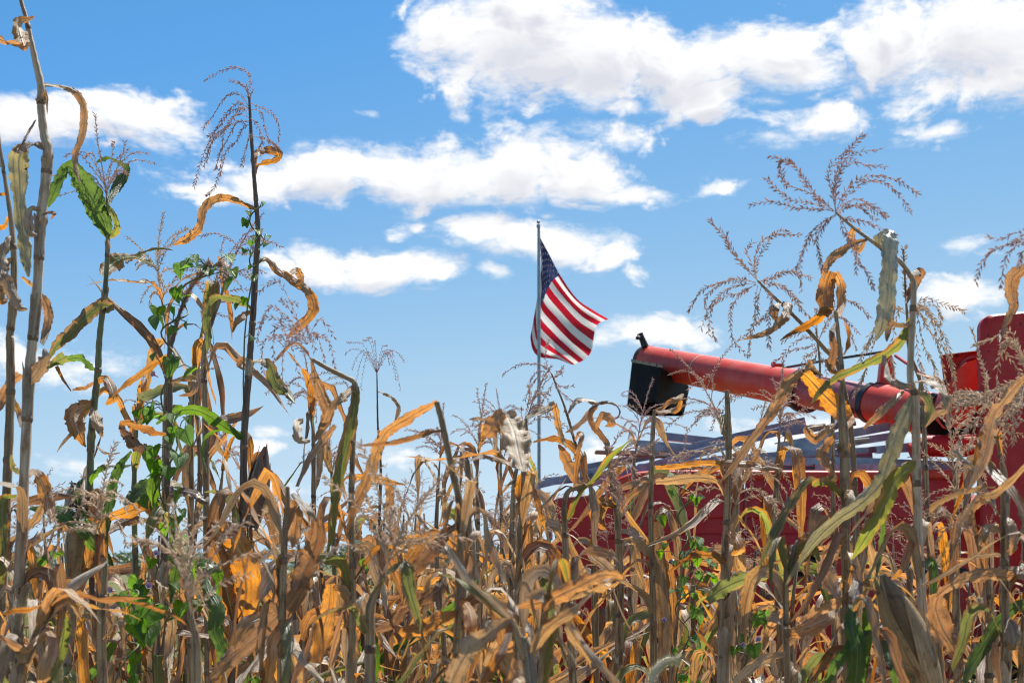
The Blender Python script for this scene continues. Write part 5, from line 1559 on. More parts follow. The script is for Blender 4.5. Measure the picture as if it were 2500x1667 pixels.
brs = []
p = Plant('thin corn stem with a drooping tassel between the two largest tassels', 3.5, '4',
          [(880, 1130), (890, 1220), (900, 1320), (905, 1420), ('5', 880, 100), ('5', 885, 500), ('5', 890, 900)], [10, 12, 14, 16, 20, 26, 30], 'stalk', seed=19)
for (ex, ey, mx_, my_) in ((700, 1260, 790, 1180), (660, 1300, 760, 1240), (1100, 1240, 1040, 1080), (1110, 1150, 1030, 1070), (1170, 1060, 1100, 990), (760, 1400, 820, 1280), (1000, 1400, 960, 1250), (690, 1200, 780, 1150), (830, 1420, 860, 1300), (940, 1440, 930, 1310)):
    brs.append([(888, 1200), ((888 + mx_) / 2, my_ - 10), (mx_, my_), (ex, ey)])
p.tassel([(888, 1220), (880, 1150), (878, 1080), (880, 1020)], brs, mat='tassel', w=7, dens=.9)
p.leaf([(905, 1380), (850, 1330), (840, 1310), (810, 1400)], [14, 34, 30, 8], (30, 15), 'd')

p = Plant('corn plant at the right edge with an orange leaf hanging over the red hood', 2.4, '4',
          [(2080, 600), (2075, 760), (2066, 900), (2060, 1100), (2060, 1400), ('5', 1880, 200), ('5', 1880, 600), ('5', 1880, 1000)], [24, 28, 30, 34, 38, 40, 44, 46], 'stalk', seed=20)
p.leaf([(2060, 780), (2010, 800), (1955, 850), (1948, 920), (1960, 1000), (1935, 1060), (1905, 1130), (1880, 1200)], [30, 80, 96, 90, 66, 50, 36, 6], (40, 30, 15, 15, 20, 15), 'd', curl=.7)
p.leaf([('5', 1880, 20), ('5', 1800, 90), ('5', 1730, 180), ('5', 1690, 240), ('5', 1670, 320), ('5', 1650, 420), ('5', 1610, 520), ('5', 1550, 620)], [30, 66, 80, 84, 80, 66, 50, 8], (40, 40, 30, 10, 10, 15), 'd', crop='5', curl=.7)
p.tassel([(2080, 620), (2060, 580), (2040, 570)], [[(2070, 640), (1980, 600), (1900, 635), (1825, 625)], [(2070, 650), (1960, 660), (1850, 690), (1790, 760), (1750, 870)], [(2070, 660), (1980, 670), (1930, 720), (1900, 800), (1890, 900)], [(2070, 650), (2000, 640), (1940, 660)], [(2070, 665), (2010, 700), (1990, 780)]], mat='tassel_purple', w=7, dens=.9)
p.leaf([('5', 1860, 470), ('5', 1780, 560), ('5', 1700, 620), ('5', 1640, 640)], [20, 50, 56, 12], (30, 40, 20), 'w', crop='5')

brs = []
p = Plant('corn stem with a loose pale tassel hanging against the red hood', 2.7, '4',
          [(2030, 1340), (2050, 1450), (2060, 1560), ('5', 1870, 300), ('5', 1870, 600), ('5', 1860, 900)], [14, 16, 18, 22, 26, 30], 'stalk', seed=21)
for (ex, ey, mx_, my_) in ((1740, 1215, 1860, 1170), (2000, 1370, 1900, 1220), (1860, 1480, 1890, 1250), (1700, 1800, 1800, 1560), (1760, 1900, 1830, 1640), (1880, 1700, 1900, 1500), (1960, 1750, 1960, 1560), (1690, 1650, 1800, 1480), (1830, 1750, 1880, 1560), (2000, 1640, 1990, 1500), (1780, 1580, 1870, 1450), (1900, 1860, 1920, 1660)):
    brs.append([(2030, 1380), ((2030 + mx_) / 2, my_ - 30), (mx_, my_), (ex, ey)])
p.tassel([(2030, 1350), (2010, 1280), (1960, 1200), (1900, 1150)], brs, mat='tassel_pale', w=8, dens=1.0, spl=.011)

p = Plant('corn stalk with broad drooping orange leaves at the lower right', 2.6, '5',
          [(1735, 560), (1738, 720), (1742, 900), (1746, 1150), (1750, 1400), (1750, 1568)], [30, 36, 40, 44, 46, 46], 'stalk', seed=22)
p.leaf([(1738, 1010), (1800, 1000), (1860, 1040), (1920, 1100)], [24, 60, 66, 20], (40, 40, 20), 'd')
p.leaf([(1840, 1030), (1740, 1030), (1640, 1030), (1540, 1050), (1470, 1085), (1400, 1140)], [60, 90, 92, 80, 60, 12], (40, 35, 30, 30, 25), 'd', curl=.8)
p.leaf([(1440, 1090), (1400, 1180), (1430, 1290), (1490, 1390), (1530, 1500)], [40, 110, 130, 110, 20], (30, 15, 15, 20), 'd', curl=.7)
p.leaf([(1745, 930), (1680, 930), (1620, 940), (1570, 938)], [20, 40, 34, 6], (60, 50, 40), 'w')
p.leaf([(1735, 820), (1680, 800), (1640, 830), (1620, 900)], [20, 56, 56, 12], (40, 20, 20), 'd')
p.leaf([(1740, 740), (1780, 780), (1790, 880), (1770, 930)], [20, 50, 50, 10], (20, 15), 'd')
p.leaf([(1735, 600), (1650, 640), (1580, 700), (1545, 760), (1560, 800)], [16, 50, 56, 44, 6], (30, 20, 20), 'd')
p.leaf([(1700, 590), (1600, 600), (1500, 630), (1400, 680), (1370, 720)], [16, 44, 50, 40, 8], (50, 50, 30), 'w')
p.leaf([(1880, 1160), (1780, 1200), (1700, 1290), (1640, 1380), (1580, 1480), (1540, 1568)], [40, 70, 80, 80, 70, 40], (25, 15, 20, 25), 'g', curl=.6)
p.leaf([(1485, 405), (1530, 440), (1580, 490), (1620, 560), (1680, 650), (1700, 730)], [24, 36, 34, 30, 36, 6], (40, 50, 40, 30), 'w')
p.leaf([(1750, 1240), (1780, 1290), (1790, 1370), (1760, 1400)], [30, 90, 100, 30], (20, 15), 'husk', curl=1.4)
p.auto_sheaths(('w', 'husk'), .7)

p = Plant('corn plant with a long brown and green leaf reaching left across the red tank', 2.8, '5',
          [(650, 1000), (652, 1080), (652, 1200), (655, 1350), (660, 1568)], [24, 30, 34, 36, 38], 'stalk', seed=23)
p.leaf([(655, 1035), (600, 1030), (520, 1035), (430, 1055), (350, 1090), (290, 1130), (265, 1165)], [30, 66, 84, 96, 96, 84, 30], (45, 40, 30, 25, 20, 20), 'h', curl=.7)
p.leaf([(655, 1040), (690, 940), (740, 880), (790, 900), (820, 960)], [20, 60, 70, 60, 14], (20, 20), 'h')
p.leaf([(650, 1190), (600, 1250), (560, 1320), (540, 1400)], [20, 50, 56, 14], (20, 30), 'd')
p.leaf([(655, 1330), (720, 1300), (800, 1270), (860, 1240), (890, 1200)], [20, 90, 110, 90, 20], (30, 30, 40), 'd')
p.leaf([(660, 1420), (580, 1440), (490, 1480), (400, 1568)], [20, 60, 60, 40], (30, 20), 'w')

p = Plant('corn plant with glossy green blades at the bottom right of centre', 2.5, '5',
          [(985, 1190), (990, 1300), (1000, 1440), (1005, 1568)], [30, 36, 40, 44], 'stalk_green', seed=24)
p.leaf([(990, 1180), (980, 1280), (1010, 1400), (1000, 1568)], [50, 90, 110, 100], (15, 10, 15), 'g', curl=.5)
p.leaf([(1040, 1190), (1060, 1280), (1050, 1420), (1030, 1568)], [30, 60, 64, 50], (20, 20), 'g', curl=.5)
p.leaf([(1110, 1300), (1040, 1340), (960, 1400), (900, 1480), (850, 1568)], [20, 60, 66, 66, 50], (40, 30, 20), 'g', curl=.6)
p.leaf([(1140, 1350), (1160, 1430), (1190, 1500), (1200, 1568)], [20, 50, 50, 40], (20, 20), 'g')
p.leaf([(880, 1420), (810, 1440), (760, 1500), (720, 1568)], [20, 60, 66, 50], (30, 20), 'h')
p.leaf([(1180, 1500), (1230, 1510), (1280, 1530), (1290, 1568)], [30, 60, 60, 40], (30, 20), 'h')

# foreground bottom centre
p = Plant('blurred near corn stalk leaning right under a wide orange leaf', 2.0, '3',
          [(1095, 1150), (1065, 1230), (1030, 1320), (1000, 1420), (965, 1520)], [26, 32, 36, 38, 42], 'stalk', seed=25)
p.leaf([(1330, 1100), (1290, 1080), (1230, 1085), (1160, 1120), (1080, 1160), (980, 1200), (860, 1225)], [30, 60, 84, 84, 90, 84, 20], (50, 45, 35, 30, 25, 25), 'd', curl=.7)
p.leaf([(1320, 1110), (1260, 1140), (1200, 1150), (1130, 1180), (1080, 1190)], [20, 40, 44, 36, 8], (60, 50, 40), 'w')
p.leaf([(1330, 1112), (1290, 1095), (1250, 1092), (1200, 1100)], [30, 60, 66, 30], (0,), 'w', curl=.4, dys=[0, -.01, -.012, -.01], nrm=(.256, -.566, .785))

p = Plant('near corn plant with grey collapsed leaves at the bottom edge', 1.9, '3',
          [(836, 1285), (860, 1360), (890, 1460), (920, 1568)], [30, 44, 50, 54], 'stalk', seed=26)
p.leaf([(840, 1284), (780, 1310), (720, 1350), (650, 1410), (600, 1480), (560, 1568)], [40, 86, 110, 120, 110, 80], (45, 40, 30, 20, 20), 'w', curl=.8)
p.leaf([(830, 1300), (800, 1400), (760, 1480), (700, 1568)], [30, 50, 56, 50], (20, 40), 'k')
p.leaf([(830, 1370), (800, 1440), (840, 1530), (870, 1568)], [30, 100, 110, 80], (20, 20), 'd')

p = Plant('near corn plant with wide orange leaves crossing below the dark stalk', 2.5, '2',
          [(1270, 700), (1268, 800), (1255, 950), (1250, 1100), (1245, 1300), (1240, 1568)], [20, 30, 34, 36, 40, 42], 'stalk', seed=27)
p.leaf([(1290, 730), (1330, 770), (1370, 810), (1400, 850)], [20, 40, 44, 20], (30, 40), 'w')
p.leaf([(1400, 840), (1400, 920), (1370, 1020), (1330, 1100), (1300, 1170)], [60, 96, 110, 100, 40], (20, 15, 15, 20), 'k', curl=.8)
p.leaf([(1360, 1120), (1310, 1190), (1230, 1270), (1150, 1350), (1070, 1420), (990, 1490), (930, 1540)], [60, 90, 96, 96, 90, 80, 30], (30, 25, 20, 20, 25), 'd', curl=.7, label='wide orange leaf slanting down to the left')
p.leaf([(1290, 760), (1310, 830), (1300, 920), (1290, 970)], [30, 70, 60, 10], (20, 15), 'd')
p.leaf([(1460, 1130), (1450, 1240), (1420, 1350), (1400, 1480)], [50, 90, 100, 60], (20, 10, 15), 'd', curl=.9)
p.leaf([(1250, 1290), (1210, 1380), (1200, 1470), (1190, 1568)], [30, 60, 60, 50], (20, 30), 'd')
p.leaf([(1265, 1310), (1300, 1400), (1360, 1490), (1430, 1560)], [40, 60, 50, 30], (40, 50), 'w')
p.auto_sheaths(p=.5)

p = Plant('thin far corn plant with a fine fan tassel standing alone against the sky', 6.2, '3',
          [(222, 150), (224, 250), (226, 380), (230, 460), (240, 600), (236, 760), (232, 920), (230, 1100)], [5, 8, 10, 12, 14, 15, 16, 17], 'stalk_dark', seed=28)
p.leaf([(228, 250), (250, 258), (290, 280), (318, 310), (318, 350), (298, 402)], [6, 16, 20, 22, 22, 4], (40, 40, 20, 15), 'd')
p.leaf([(226, 460), (232, 430), (242, 480)], [10, 16, 6], (20, 20), 'k')
p.leaf([(240, 650), (262, 655), (280, 690), (278, 760), (250, 768)], [14, 40, 46, 44, 30], (20, 10, 10), 'd', curl=.5)
p.leaf([(236, 780), (215, 770), (190, 780), (175, 800)], [8, 20, 20, 4], (30, 20), 'd')
p.leaf([(235, 800), (215, 820), (205, 860), (222, 900)], [14, 40, 44, 10], (20, 10), 'k')
brs = [[(222, 170), (222 + (ex - 222) * .45, min(ey, 60) + 12), (222 + (ex - 222) * .8, (ey + 40) / 2 if ey > 60 else ey), (ex, ey)] for ex, ey in ((80, 80), (150, 240), (110, 150), (345, 118), (330, 250), (300, 90), (90, 30), (160, 20), (270, 45), (180, 10), (130, 200), (310, 200), (280, 130))]
p.tassel([(222, 160), (220, 100), (216, 50), (214, 25)], brs, mat='tassel_purple', w=3.4, dens=.55, spl=.009, depth=.08)

for p_ in PLANTS:
    if not any(o.name.startswith('leaf_sheath') for o in p_.root.children): p_.auto_sheaths(p=.55)

# ------------------------------------------------------------------ more plants of the skyline: small ones with tassels (photo pixel, distance)
def small_plant(label, Y, top, bend, seed, tl=.26, nb=11, mat='tassel', droop=.8, lean=(0, 0, 0), leaves=6, spread=.8, stalk='stalk'):
    rng = random.Random(seed)
    (x, y), (bx, by) = top, bend
    p = Plant(label, Y, '0', [(x, y), ((x * 2 + bx) / 3, (y * 2 + by) / 3), (bx, by), (bx + rng.uniform(-8, 8), by + 130), (bx + rng.uniform(-14, 14), by + 330)],
              [.007 * 3230 / Y, .011 * 3230 / Y, .017 * 3230 / Y, .021 * 3230 / Y, .024 * 3230 / Y], stalk, seed=seed, group='corn plants showing above the crowd')
    auto_tassel(p, tl, nb, mat, spread, droop, lean, seed, dens=.8, spl=.0105)
    for k in range(leaves):
        i = 3 + int(k * (len(p.path) - 12) / leaves)
        wild_leaf(p, i, rng)
    return p


def wild_leaf(p, i, rng, mat=None):
    pts, sides, ws = leaf_curve(rng, rng.uniform(.28, .55) * min(1, p.Y / 4.6), rng.random() * 6.28, w=rng.uniform(.026, .046) * min(1, p.Y / 4))
    q = p.path[i]
    b = MB()
    ribbon(b, [q + v for v in pts], sides, ws, rng.uniform(.5, 1.6), rng.uniform(.08, .2), rng.randint(0, 9999))
    b.build('leaf', M[mat or rng.choice('ddwwwkkh')], p.root, smooth=True)


def leaf_curve(rng, L, az, w=.05, n=16, limp=None):
    """a withered leaf in plant space: rises from the stalk, arches over or snaps and hangs, twisting"""
    limp = rng.random() if limp is None else limp
    ph = R_(rng.uniform(12, 40)); end = R_(rng.uniform(135, 179)) if limp > .22 else R_(rng.uniform(45, 120))
    brk = rng.uniform(.08, .42)
    sharp = rng.uniform(.02, .2)
    if rng.random() < .14: w = w * rng.uniform(.25, .45)      # shredded strand
    p = Vector((0, 0, 0)); pts, sides, ws = [], [], []
    tw = rng.uniform(-.5, .5); twr = rng.uniform(-3.4, 3.4)
    daz = rng.uniform(-1.2, 1.2)
    for i in range(n):
        f = i / (n - 1)
        g = min(1, max(0, (f - brk + sharp) / (2 * sharp))); g = g * g * (3 - 2 * g)
        a = ph + (end - ph) * g + .24 * math.sin(f * 8 + twr * 2) * f
        A = az + daz * f + .15 * math.sin(f * 7)
        d = Vector((math.cos(A) * math.sin(a), math.sin(A) * math.sin(a), math.cos(a)))
        s = Vector((-math.sin(A), math.cos(A), 0))
        s = Matrix.Rotation(tw + twr * f, 3, d) @ s
        pts.append(p.copy()); sides.append(s)
        ws.append(w * (min(1, .45 + f * 3.0) * (1 - max(0, (f - .45) / .55) ** 1.8) + .02))
        p = p + d * L / (n - 1)
    return pts, sides, ws


# the foreground stalks carry leaves below the ones drawn above too
for p_ in PLANTS:
    rl = random.Random(p_.seed * 3 + 1)
    idx = [i for i, q in enumerate(p_.path) if 1270 < HOR - (q.z - CAMZ) / q.y * F5 < 1760]
    per = 4 if p_.base.x > .15 * p_.base.y * .25 else 8
    for i in (idx[::max(1, len(idx) // per)] if idx else []):
        wild_leaf(p_, i, rl)

SM = [
 # label, Y, top (2352 px frame), bend, seed, tassel length, branches, mat, droop, lean, leaves
 ('corn plant with a many-branched tassel rising behind the vine', 4.3, (372, 690), (390, 790), 31, .30, 15, 'tassel_pale', .7, (.5, 0, 0), 6),
 ('corn plant with a bushy tassel between the vine and the tall dark stalk', 4.4, (470, 730), (446, 860), 32, .28, 14, 'tassel', .9, (.5, 0, 0), 6),
 ('leaning corn plant with a dark tassel just left of the tall dark stalk', 4.2, (520, 640), (470, 800), 33, .25, 8, 'tassel_purple', .6, (.6, 0, .2), 4),
 ('low corn plant with a curly tassel left of the snapped stalk', 5.2, (715, 930), (720, 1010), 34, .26, 12, 'tassel', 1.2, (-.2, 0, 0), 6),
 ('corn plant with a fuzzy tassel right of the brown husk', 5.0, (512, 1075), (505, 1150), 35, .24, 12, 'tassel', 1.3, (-.3, 0, 0), 5),
 ('corn plant with an upright tassel behind the long arching leaf', 5.6, (1010, 1060), (1005, 1140), 36, .26, 12, 'tassel_purple', .7, (0, 0, 0), 7),
 ('corn plant with a broad tassel under the white sunlit leaf', 5.8, (1100, 1030), (1095, 1110), 37, .30, 15, 'tassel', .9, (.1, 0, 0), 7),
 ('corn plant with a dark tassel left of the flagpole base', 6.4, (1150, 1010), (1150, 1110), 38, .26, 13, 'tassel_purple', .8, (-.2, 0, 0), 7),
 ('corn plant with a tangled grey tassel across the flagpole base', 4.4, (1200, 1010), (1180, 1120), 39, .28, 16, 'tassel', 1.0, (.4, 0, 0), 6),
 ('corn plant with a drooping grey tassel before the left end of the metal pile', 3.6, (1350, 1110), (1300, 1140), 40, .24, 14, 'tassel', 1.3, (-.7, 0, 0), 4),
 ('corn plant with an open fan tassel below the black spout', 5.6, (1465, 1010), (1455, 1080), 41, .28, 14, 'tassel_purple', .9, (.2, 0, 0), 6),
 ('corn plant with a comb-like tassel right of the black spout', 4.4, (1660, 990), (1690, 1090), 42, .34, 14, 'tassel', .9, (-.7, 0, .1), 5),
 ('corn plant with a dense brown tassel over the middle of the metal pile', 4.0, (1790, 1000), (1785, 1100), 43, .24, 16, 'tassel', .7, (0, 0, 0), 5),
 ('corn plant with a pale drooping tassel on the left of the bare cut stalk', 3.5, (1690, 1160), (1665, 1240), 44, .30, 18, 'tassel_pale', 1.5, (-.2, 0, 0), 5),
 ('corn plant with an upright pale tassel before the right end of the tank', 3.6, (2190, 1080), (2200, 1220), 45, .26, 12, 'tassel_pale', .7, (-.1, 0, 0), 5),
 ('corn plant with a side-drooping tassel low at the right', 3.2, (2240, 1230), (2270, 1330), 46, .26, 13, 'tassel_pale', 1.2, (-.6, 0, 0), 5),
 ('corn plant with a pale bushy tassel under the orange leaf at the right edge', 3.0, (2290, 1000), (2310, 1120), 47, .26, 16, 'tassel_pale', 1.1, (-.1, 0, 0), 5),
 ('low blurred corn plant with a pale tassel at the bottom left', 2.2, (440, 1410), (450, 1480), 48, .20, 12, 'tassel_pale', .5, (-.1, 0, .2), 3),
 ('hanging broken corn tassel plant in the lower left', 2.9, (235, 1230), (240, 1300), 49, .22, 13, 'tassel_pale', 1.6, (.5, 0, 0), 3),
 ('low blurred corn plant whose tassel crosses the bottom centre', 2.2, (880, 1320), (850, 1400), 50, .24, 14, 'tassel_pale', .9, (.5, 0, 0), 4),
 ('leafy green corn plant behind the vine at the left', 4.8, (318, 940), (312, 1010), 51, .16, 7, 'tassel', .9, (.2, 0, 0), 8),
 ('leafy corn plant left of the tall dark stalk', 4.9, (455, 880), (452, 960), 52, .16, 8, 'tassel', .9, (.2, 0, 0), 8),
 ('dry corn plant showing between the yellow-green blade and the arching leaf', 5.4, (760, 1080), (765, 1140), 53, .22, 11, 'tassel', 1.0, (.2, 0, 0), 7),
 ('dry corn plant right of the curled hook stalk', 5.0, (1560, 1120), (1555, 1180), 54, .22, 12, 'tassel', 1.0, (.1, 0, 0), 7),
]
for a in SM:
    small_plant(a[0], a[1], a[2], a[3], a[4], a[5], a[6], a[7], a[8], a[9], a[10], stalk='stalk_green' if 'green' in a[0] else 'stalk')

# ------------------------------------------------------------------ the crowd: prototypes of withered plants, copied one by one
def make_proto(seed, H):
    rng = random.Random(seed)
    parts = []
    lean = Vector((rng.uniform(-.07, .07), rng.uniform(-.07, .07), 0))
    path = []
    nz = 14
    snapped = rng.random() < .25
    for i in range(nz):
        f = i / (nz - 1)
        path.append(Vector((lean.x * f * f * H + .008 * math.sin(i * 2.1 + seed), lean.y * f * f * H + .008 * math.cos(i * 1.7 + seed), f * H)))
    if snapped:
        k = nz - 3
        dv = Vector((rng.uniform(-1, 1), rng.uniform(-.6, .6), -.1)).normalized()
        for j in range(1, 3): path[k + j] = path[k] + dv * .13 * j + Vector((0, 0, .02 - .06 * j))
    rad = [.0125 * (1 - .62 * (i / (nz - 1)) ** 1.5) for i in range(nz)]
    b = MB(); b.tube(path, rad, 8)
    parts.append(('stalk', b.mesh('stalk', M[rng.choice(('stalk', 'stalk', 'stalk_pale', 'stalk_dark'))], smooth=True), None))
    z, az = H * .30, rng.random() * 6.28
    while z < H * .93:
        f = z / H * (nz - 1); i = min(int(f), nz - 2)
        q = path[i].lerp(path[i + 1], f - i)
        L = rng.uniform(.42, .82) * (1.05 - .45 * max(0, z / H - .6) / .4)
        pts, sides, ws = leaf_curve(rng, L, az + rng.uniform(-.5, .5), w=rng.uniform(.026, .062))
        b = MB()
        ribbon(b, [q + v for v in pts], sides, ws, rng.uniform(.5, 2.8), rng.uniform(.10, .28), rng.randint(0, 9999), na=7)
        # sheath round the stalk below the blade
        r = rad[i] * 1.3
        b.tube([q - Vector((0, 0, .11)), q - Vector((0, 0, .05)), q + Vector((0, 0, .012))], [r, r * 1.05, r * 1.2], 8, cap=False)
        mt = rng.choice('dddwwwwwkkkdh' + ('gh' if z < H * .75 else ''))
        parts.append(('leaf', b.mesh('leaf', M[mt], smooth=True), None))
        if rng.random() < .22 and .4 < z / H < .65:
            class _S: pass
            base = q + Vector((math.cos(az + 2) * .015, math.sin(az + 2) * .015, 0))
            tip = base + Vector((math.cos(az + 2) * .09, math.sin(az + 2) * .09, rng.choice((.2, .18, -.16))))
            eb = MB()
            ax = (tip - base).normalized(); o_ = ax.orthogonal().normalized(); w_ = ax.cross(o_); Le = (tip - base).length
            rows, uvs = [], []
            for ff, kk in [(0, .35), (.08, .75), (.25, 1), (.5, .98), (.75, .7), (.92, .35), (1, .1)]:
                rows.append([base + ax * Le * ff + (o_ * math.cos(a) + w_ * math.sin(a)) * .026 * kk for a in [6.2832 * j / 12 for j in range(12)]])
                uvs.append([(j / 12, Le * ff) for j in range(12)])
            eb.grid(rows, uvs, closed=True)
            for q2 in range(4):
                pp, ss, ww = leaf_curve(rng, Le * 1.1, rng.random() * 6.28, w=.03, n=8)
                rot = Vector((0, 0, 1)).rotation_difference(ax).to_matrix()
                ribbon(eb, [base + rot @ v for v in pp], [rot @ s_ for s_ in ss], ww, 1.2, .1, q2, na=4)
            parts.append(('ear_husk', eb.mesh('ear_husk', M[rng.choice(('husk', 'husk_brown'))], smooth=True), None))
        z += rng.uniform(.075, .135) * H / 2
        az += math.pi + rng.uniform(-.5, .5)
    nt_ = rng.random() < .38          # some have lost their tassel
    axd = (path[-1] - path[-2])
    sp, brs = auto_tassel_paths(path[-1], axd, rng.uniform(.20, .28), rng.randint(9, 15), rng, .8, rng.uniform(.6, 1.3), Vector((rng.uniform(-.5, .5), rng.uniform(-.3, .3), 0)), nseg=7)
    b = MB(); tassel_branch(b, sp, .0017, rng, .6, .0115)
    for br in brs: tassel_branch(b, br, .0009, rng, .5, .0115)
    if not nt_: parts.append(('tassel', b.mesh('tassel', M[rng.choice(('tassel', 'tassel_pale', 'tassel'))]), 'stuff'))
    LOOK.append(('snapped ' if snapped else '') + ('eared ' if any(q[0] == 'ear_husk' for q in parts) else '') + ('part-green' if any(q[1].materials[0] is M['g'] for q in parts) else 'withered') + ' corn plant')
    return parts


LOOK = []
PROTO = [make_proto(100 + i, 1.75 + .035 * (i % 6)) for i in range(16)]

def place(parts, x, y, rz, sc, label, group):
    r = empty('corn_plant', (x, y, 0), label, 'corn plant', group)
    r.rotation_euler = (0, 0, rz)
    r.scale = (sc, sc, sc)
    for (nm, me, kd) in parts:
        o = bpy.data.objects.new(nm, me)
        COL.objects.link(o)
        o.parent = r
        if kd: o['kind'] = kd
    return r


rng = random.Random(77)
# rows run away from the camera, 0.75 m apart
cand = []
for row in range(-8, 9):
    y = 3.3 + rng.random() * .2
    while y < 10.1:
        x = row * .62 + rng.uniform(-.16, .16)
        y += rng.uniform(.16, .30)
        if abs(x) > .375 * y + .35: continue
        px = 1250 + x / y * F5
        if px < 900 and y > 7.6: continue
        if px > 1380 and rng.random() < (.62 if y > 4.6 else .45): continue
        if px < 420 and y > 6.0: continue
        if px < 640 and (y < 4.5 or rng.random() < .3): continue
        if y < 3.9 and rng.random() < .5: continue
        cand.append((x, y, px))
rng.shuffle(cand)
cand = cand[:230]
for k in range(13):      # a few stragglers fill the near left
    y = rng.uniform(4.5, 6.4); x = (rng.uniform(-30, 640) - 1250) / F5 * y
    cand.append((x, y, 1250 + x / y * F5))
ZONE = [(250, 'at the left edge'), (430, 'around the green-topped plant'), (640, 'around the tall dark stalk'), (860, 'below the yellow-green blade'), (1010, 'below the long arching leaf'), (1130, 'behind the snapped stalk'), (1240, 'below the white sunlit leaf'),
        (1350, 'around the flagpole foot'), (1480, "before the combine's left end"), (1600, 'below the black spout'), (1720, 'around the bare cut stalk'), (1860, 'below the metal pile'), (2010, 'below the auger flange'), (2160, 'under the largest tassel'), (2300, "before the tank's right end"), (9999, 'before the red hood')]
CROWD = []
for (x, y, px) in cand:
    k = rng.randrange(len(PROTO))
    # keep the crowd's tops near the level the photograph shows
    H = 1.75 + .035 * (k % 6)
    zt = CAMZ + (HOR - (1290 if px < 1350 else 1355 if y > 5.5 else 1340) + rng.uniform(-75, 60)) / F5 * y
    sc = min(1.16, max(.78, zt / H))
    zone = next(t for lim, t in ZONE if px < lim)
    rowd = 'nearest' if y < 4.6 else 'middle' if y < 7 else 'far'
    look = LOOK[k]
    CROWD.append((px, place(PROTO[k], x, y, rng.random() * 6.28, sc, 'low %s in the %s crowd %s' % (look, rowd, zone), 'crowd of corn ' + zone)))

# look-alikes in one spot are told apart by their order from the left
by = {}
for px, r in CROWD: by.setdefault(r['label'], []).append((px, r))
NTH = ['leftmost', 'second-from-left', 'third-from-left', 'fourth-from-left', 'fifth-from-left', 'sixth-from-left', 'seventh-from-left', 'eighth-from-left', 'ninth-from-left']
for lab, lst in by.items():
    if len(lst) > 1:
        lst.sort(key=lambda t: t[0])
        for i, (px, r) in enumerate(lst):
            r['label'] = ('rightmost' if i == len(lst) - 1 else NTH[min(i, 8)]) + ' ' + lab

# ------------------------------------------------------------------ vines
def heart(mb, c, nrm, up, s, rng):
    nrm = nrm.normalized(); up = (up - nrm * up.dot(nrm)).normalized(); sd_ = nrm.cross(up)
    half = [(0, -.02), (.20, .16), (.42, .17), (.54, -.02), (.50, -.28), (.34, -.56), (.16, -.82), (0, -1.0)]
    rows, uvs = [], []
    for (x, y) in half:
        row, uv = [], []
        for t in (-1, -.5, 0, .5, 1):
            xx = x * t
            yy = y if t else (-.02 if y > -.02 else y)
            row.append(c + sd_ * xx * s + up * yy * s + nrm * (abs(xx) * .35 - .25 * yy * yy + .04 * math.sin(9 * xx + 5 * y)) * s)
            uv.append((.5 + xx * .9, yy * .3))
        rows.append(row); uvs.append(uv)
    mb.grid(rows, uvs)


def vine(label, base, stem, nleaf, leafs, nfl, seed, spread=.07, toward=-.05):
    rng = random.Random(seed)
    r = empty('morning_glory_vine', base, label, 'vine', 'vines climbing the corn')
    full = [Vector(v) for v in cr([tuple(v) for v in stem], len(stem) * 8)]
    hel = []
    for i, v in enumerate(full):
        a = i * .55
        hel.append(v + Vector((.020 * math.cos(a), .020 * math.sin(a), 0)))
    b = MB(); b.tube(hel, .0022, 5); b.build('vine_stem', M['v_stem'], r, smooth=True)
    for k in range(nleaf):
        i = rng.randrange(2, len(hel) - 1)
        st = hel[i]
        d = Vector((rng.uniform(-1, 1), rng.uniform(-1, .2) + toward, rng.uniform(-.3, .5))).normalized() * rng.uniform(.4, 1) * spread
        c = st + d
        b = MB()
        b.tube([st, st + d * .5 + Vector((0, 0, .012)), c], .0012, 4)
        b.build('leaf_stalk', M['v_stem'], r)
        b = MB()
        heart(b, c, Vector((rng.uniform(-.7, .7), -1 + rng.uniform(-.2, .9), rng.uniform(-.1, 1.1))), Vector((rng.uniform(-.6, .6), 0, 1)), leafs * rng.uniform(.55, 1.25), rng)
        b.build('leaf', M['v_leaf'], r, smooth=True)
    for k in range(nfl):
        i = rng.randrange(2, len(hel) - 1)
        c = hel[i] + Vector((rng.uniform(-.05, .05), rng.uniform(-.06, 0), rng.uniform(-.01, .03)))
        d = Vector((rng.uniform(-.6, .6), -1, rng.uniform(0, .8))).normalized()
        o_ = d.orthogonal().normalized(); w_ = d.cross(o_)
        b = MB()
        rows = []
        for f, rr in ((0, .0012), (.5, .0025), (.85, .0045), (1, .007)):
            rows.append([c + d * .018 * f + (o_ * math.cos(a) + w_ * math.sin(a)) * rr for a in [6.2832 * j / 10 for j in range(10)]])
        b.grid(rows, closed=True)
        b.build('flower', M['v_flower'], r, smooth=True)
    return r


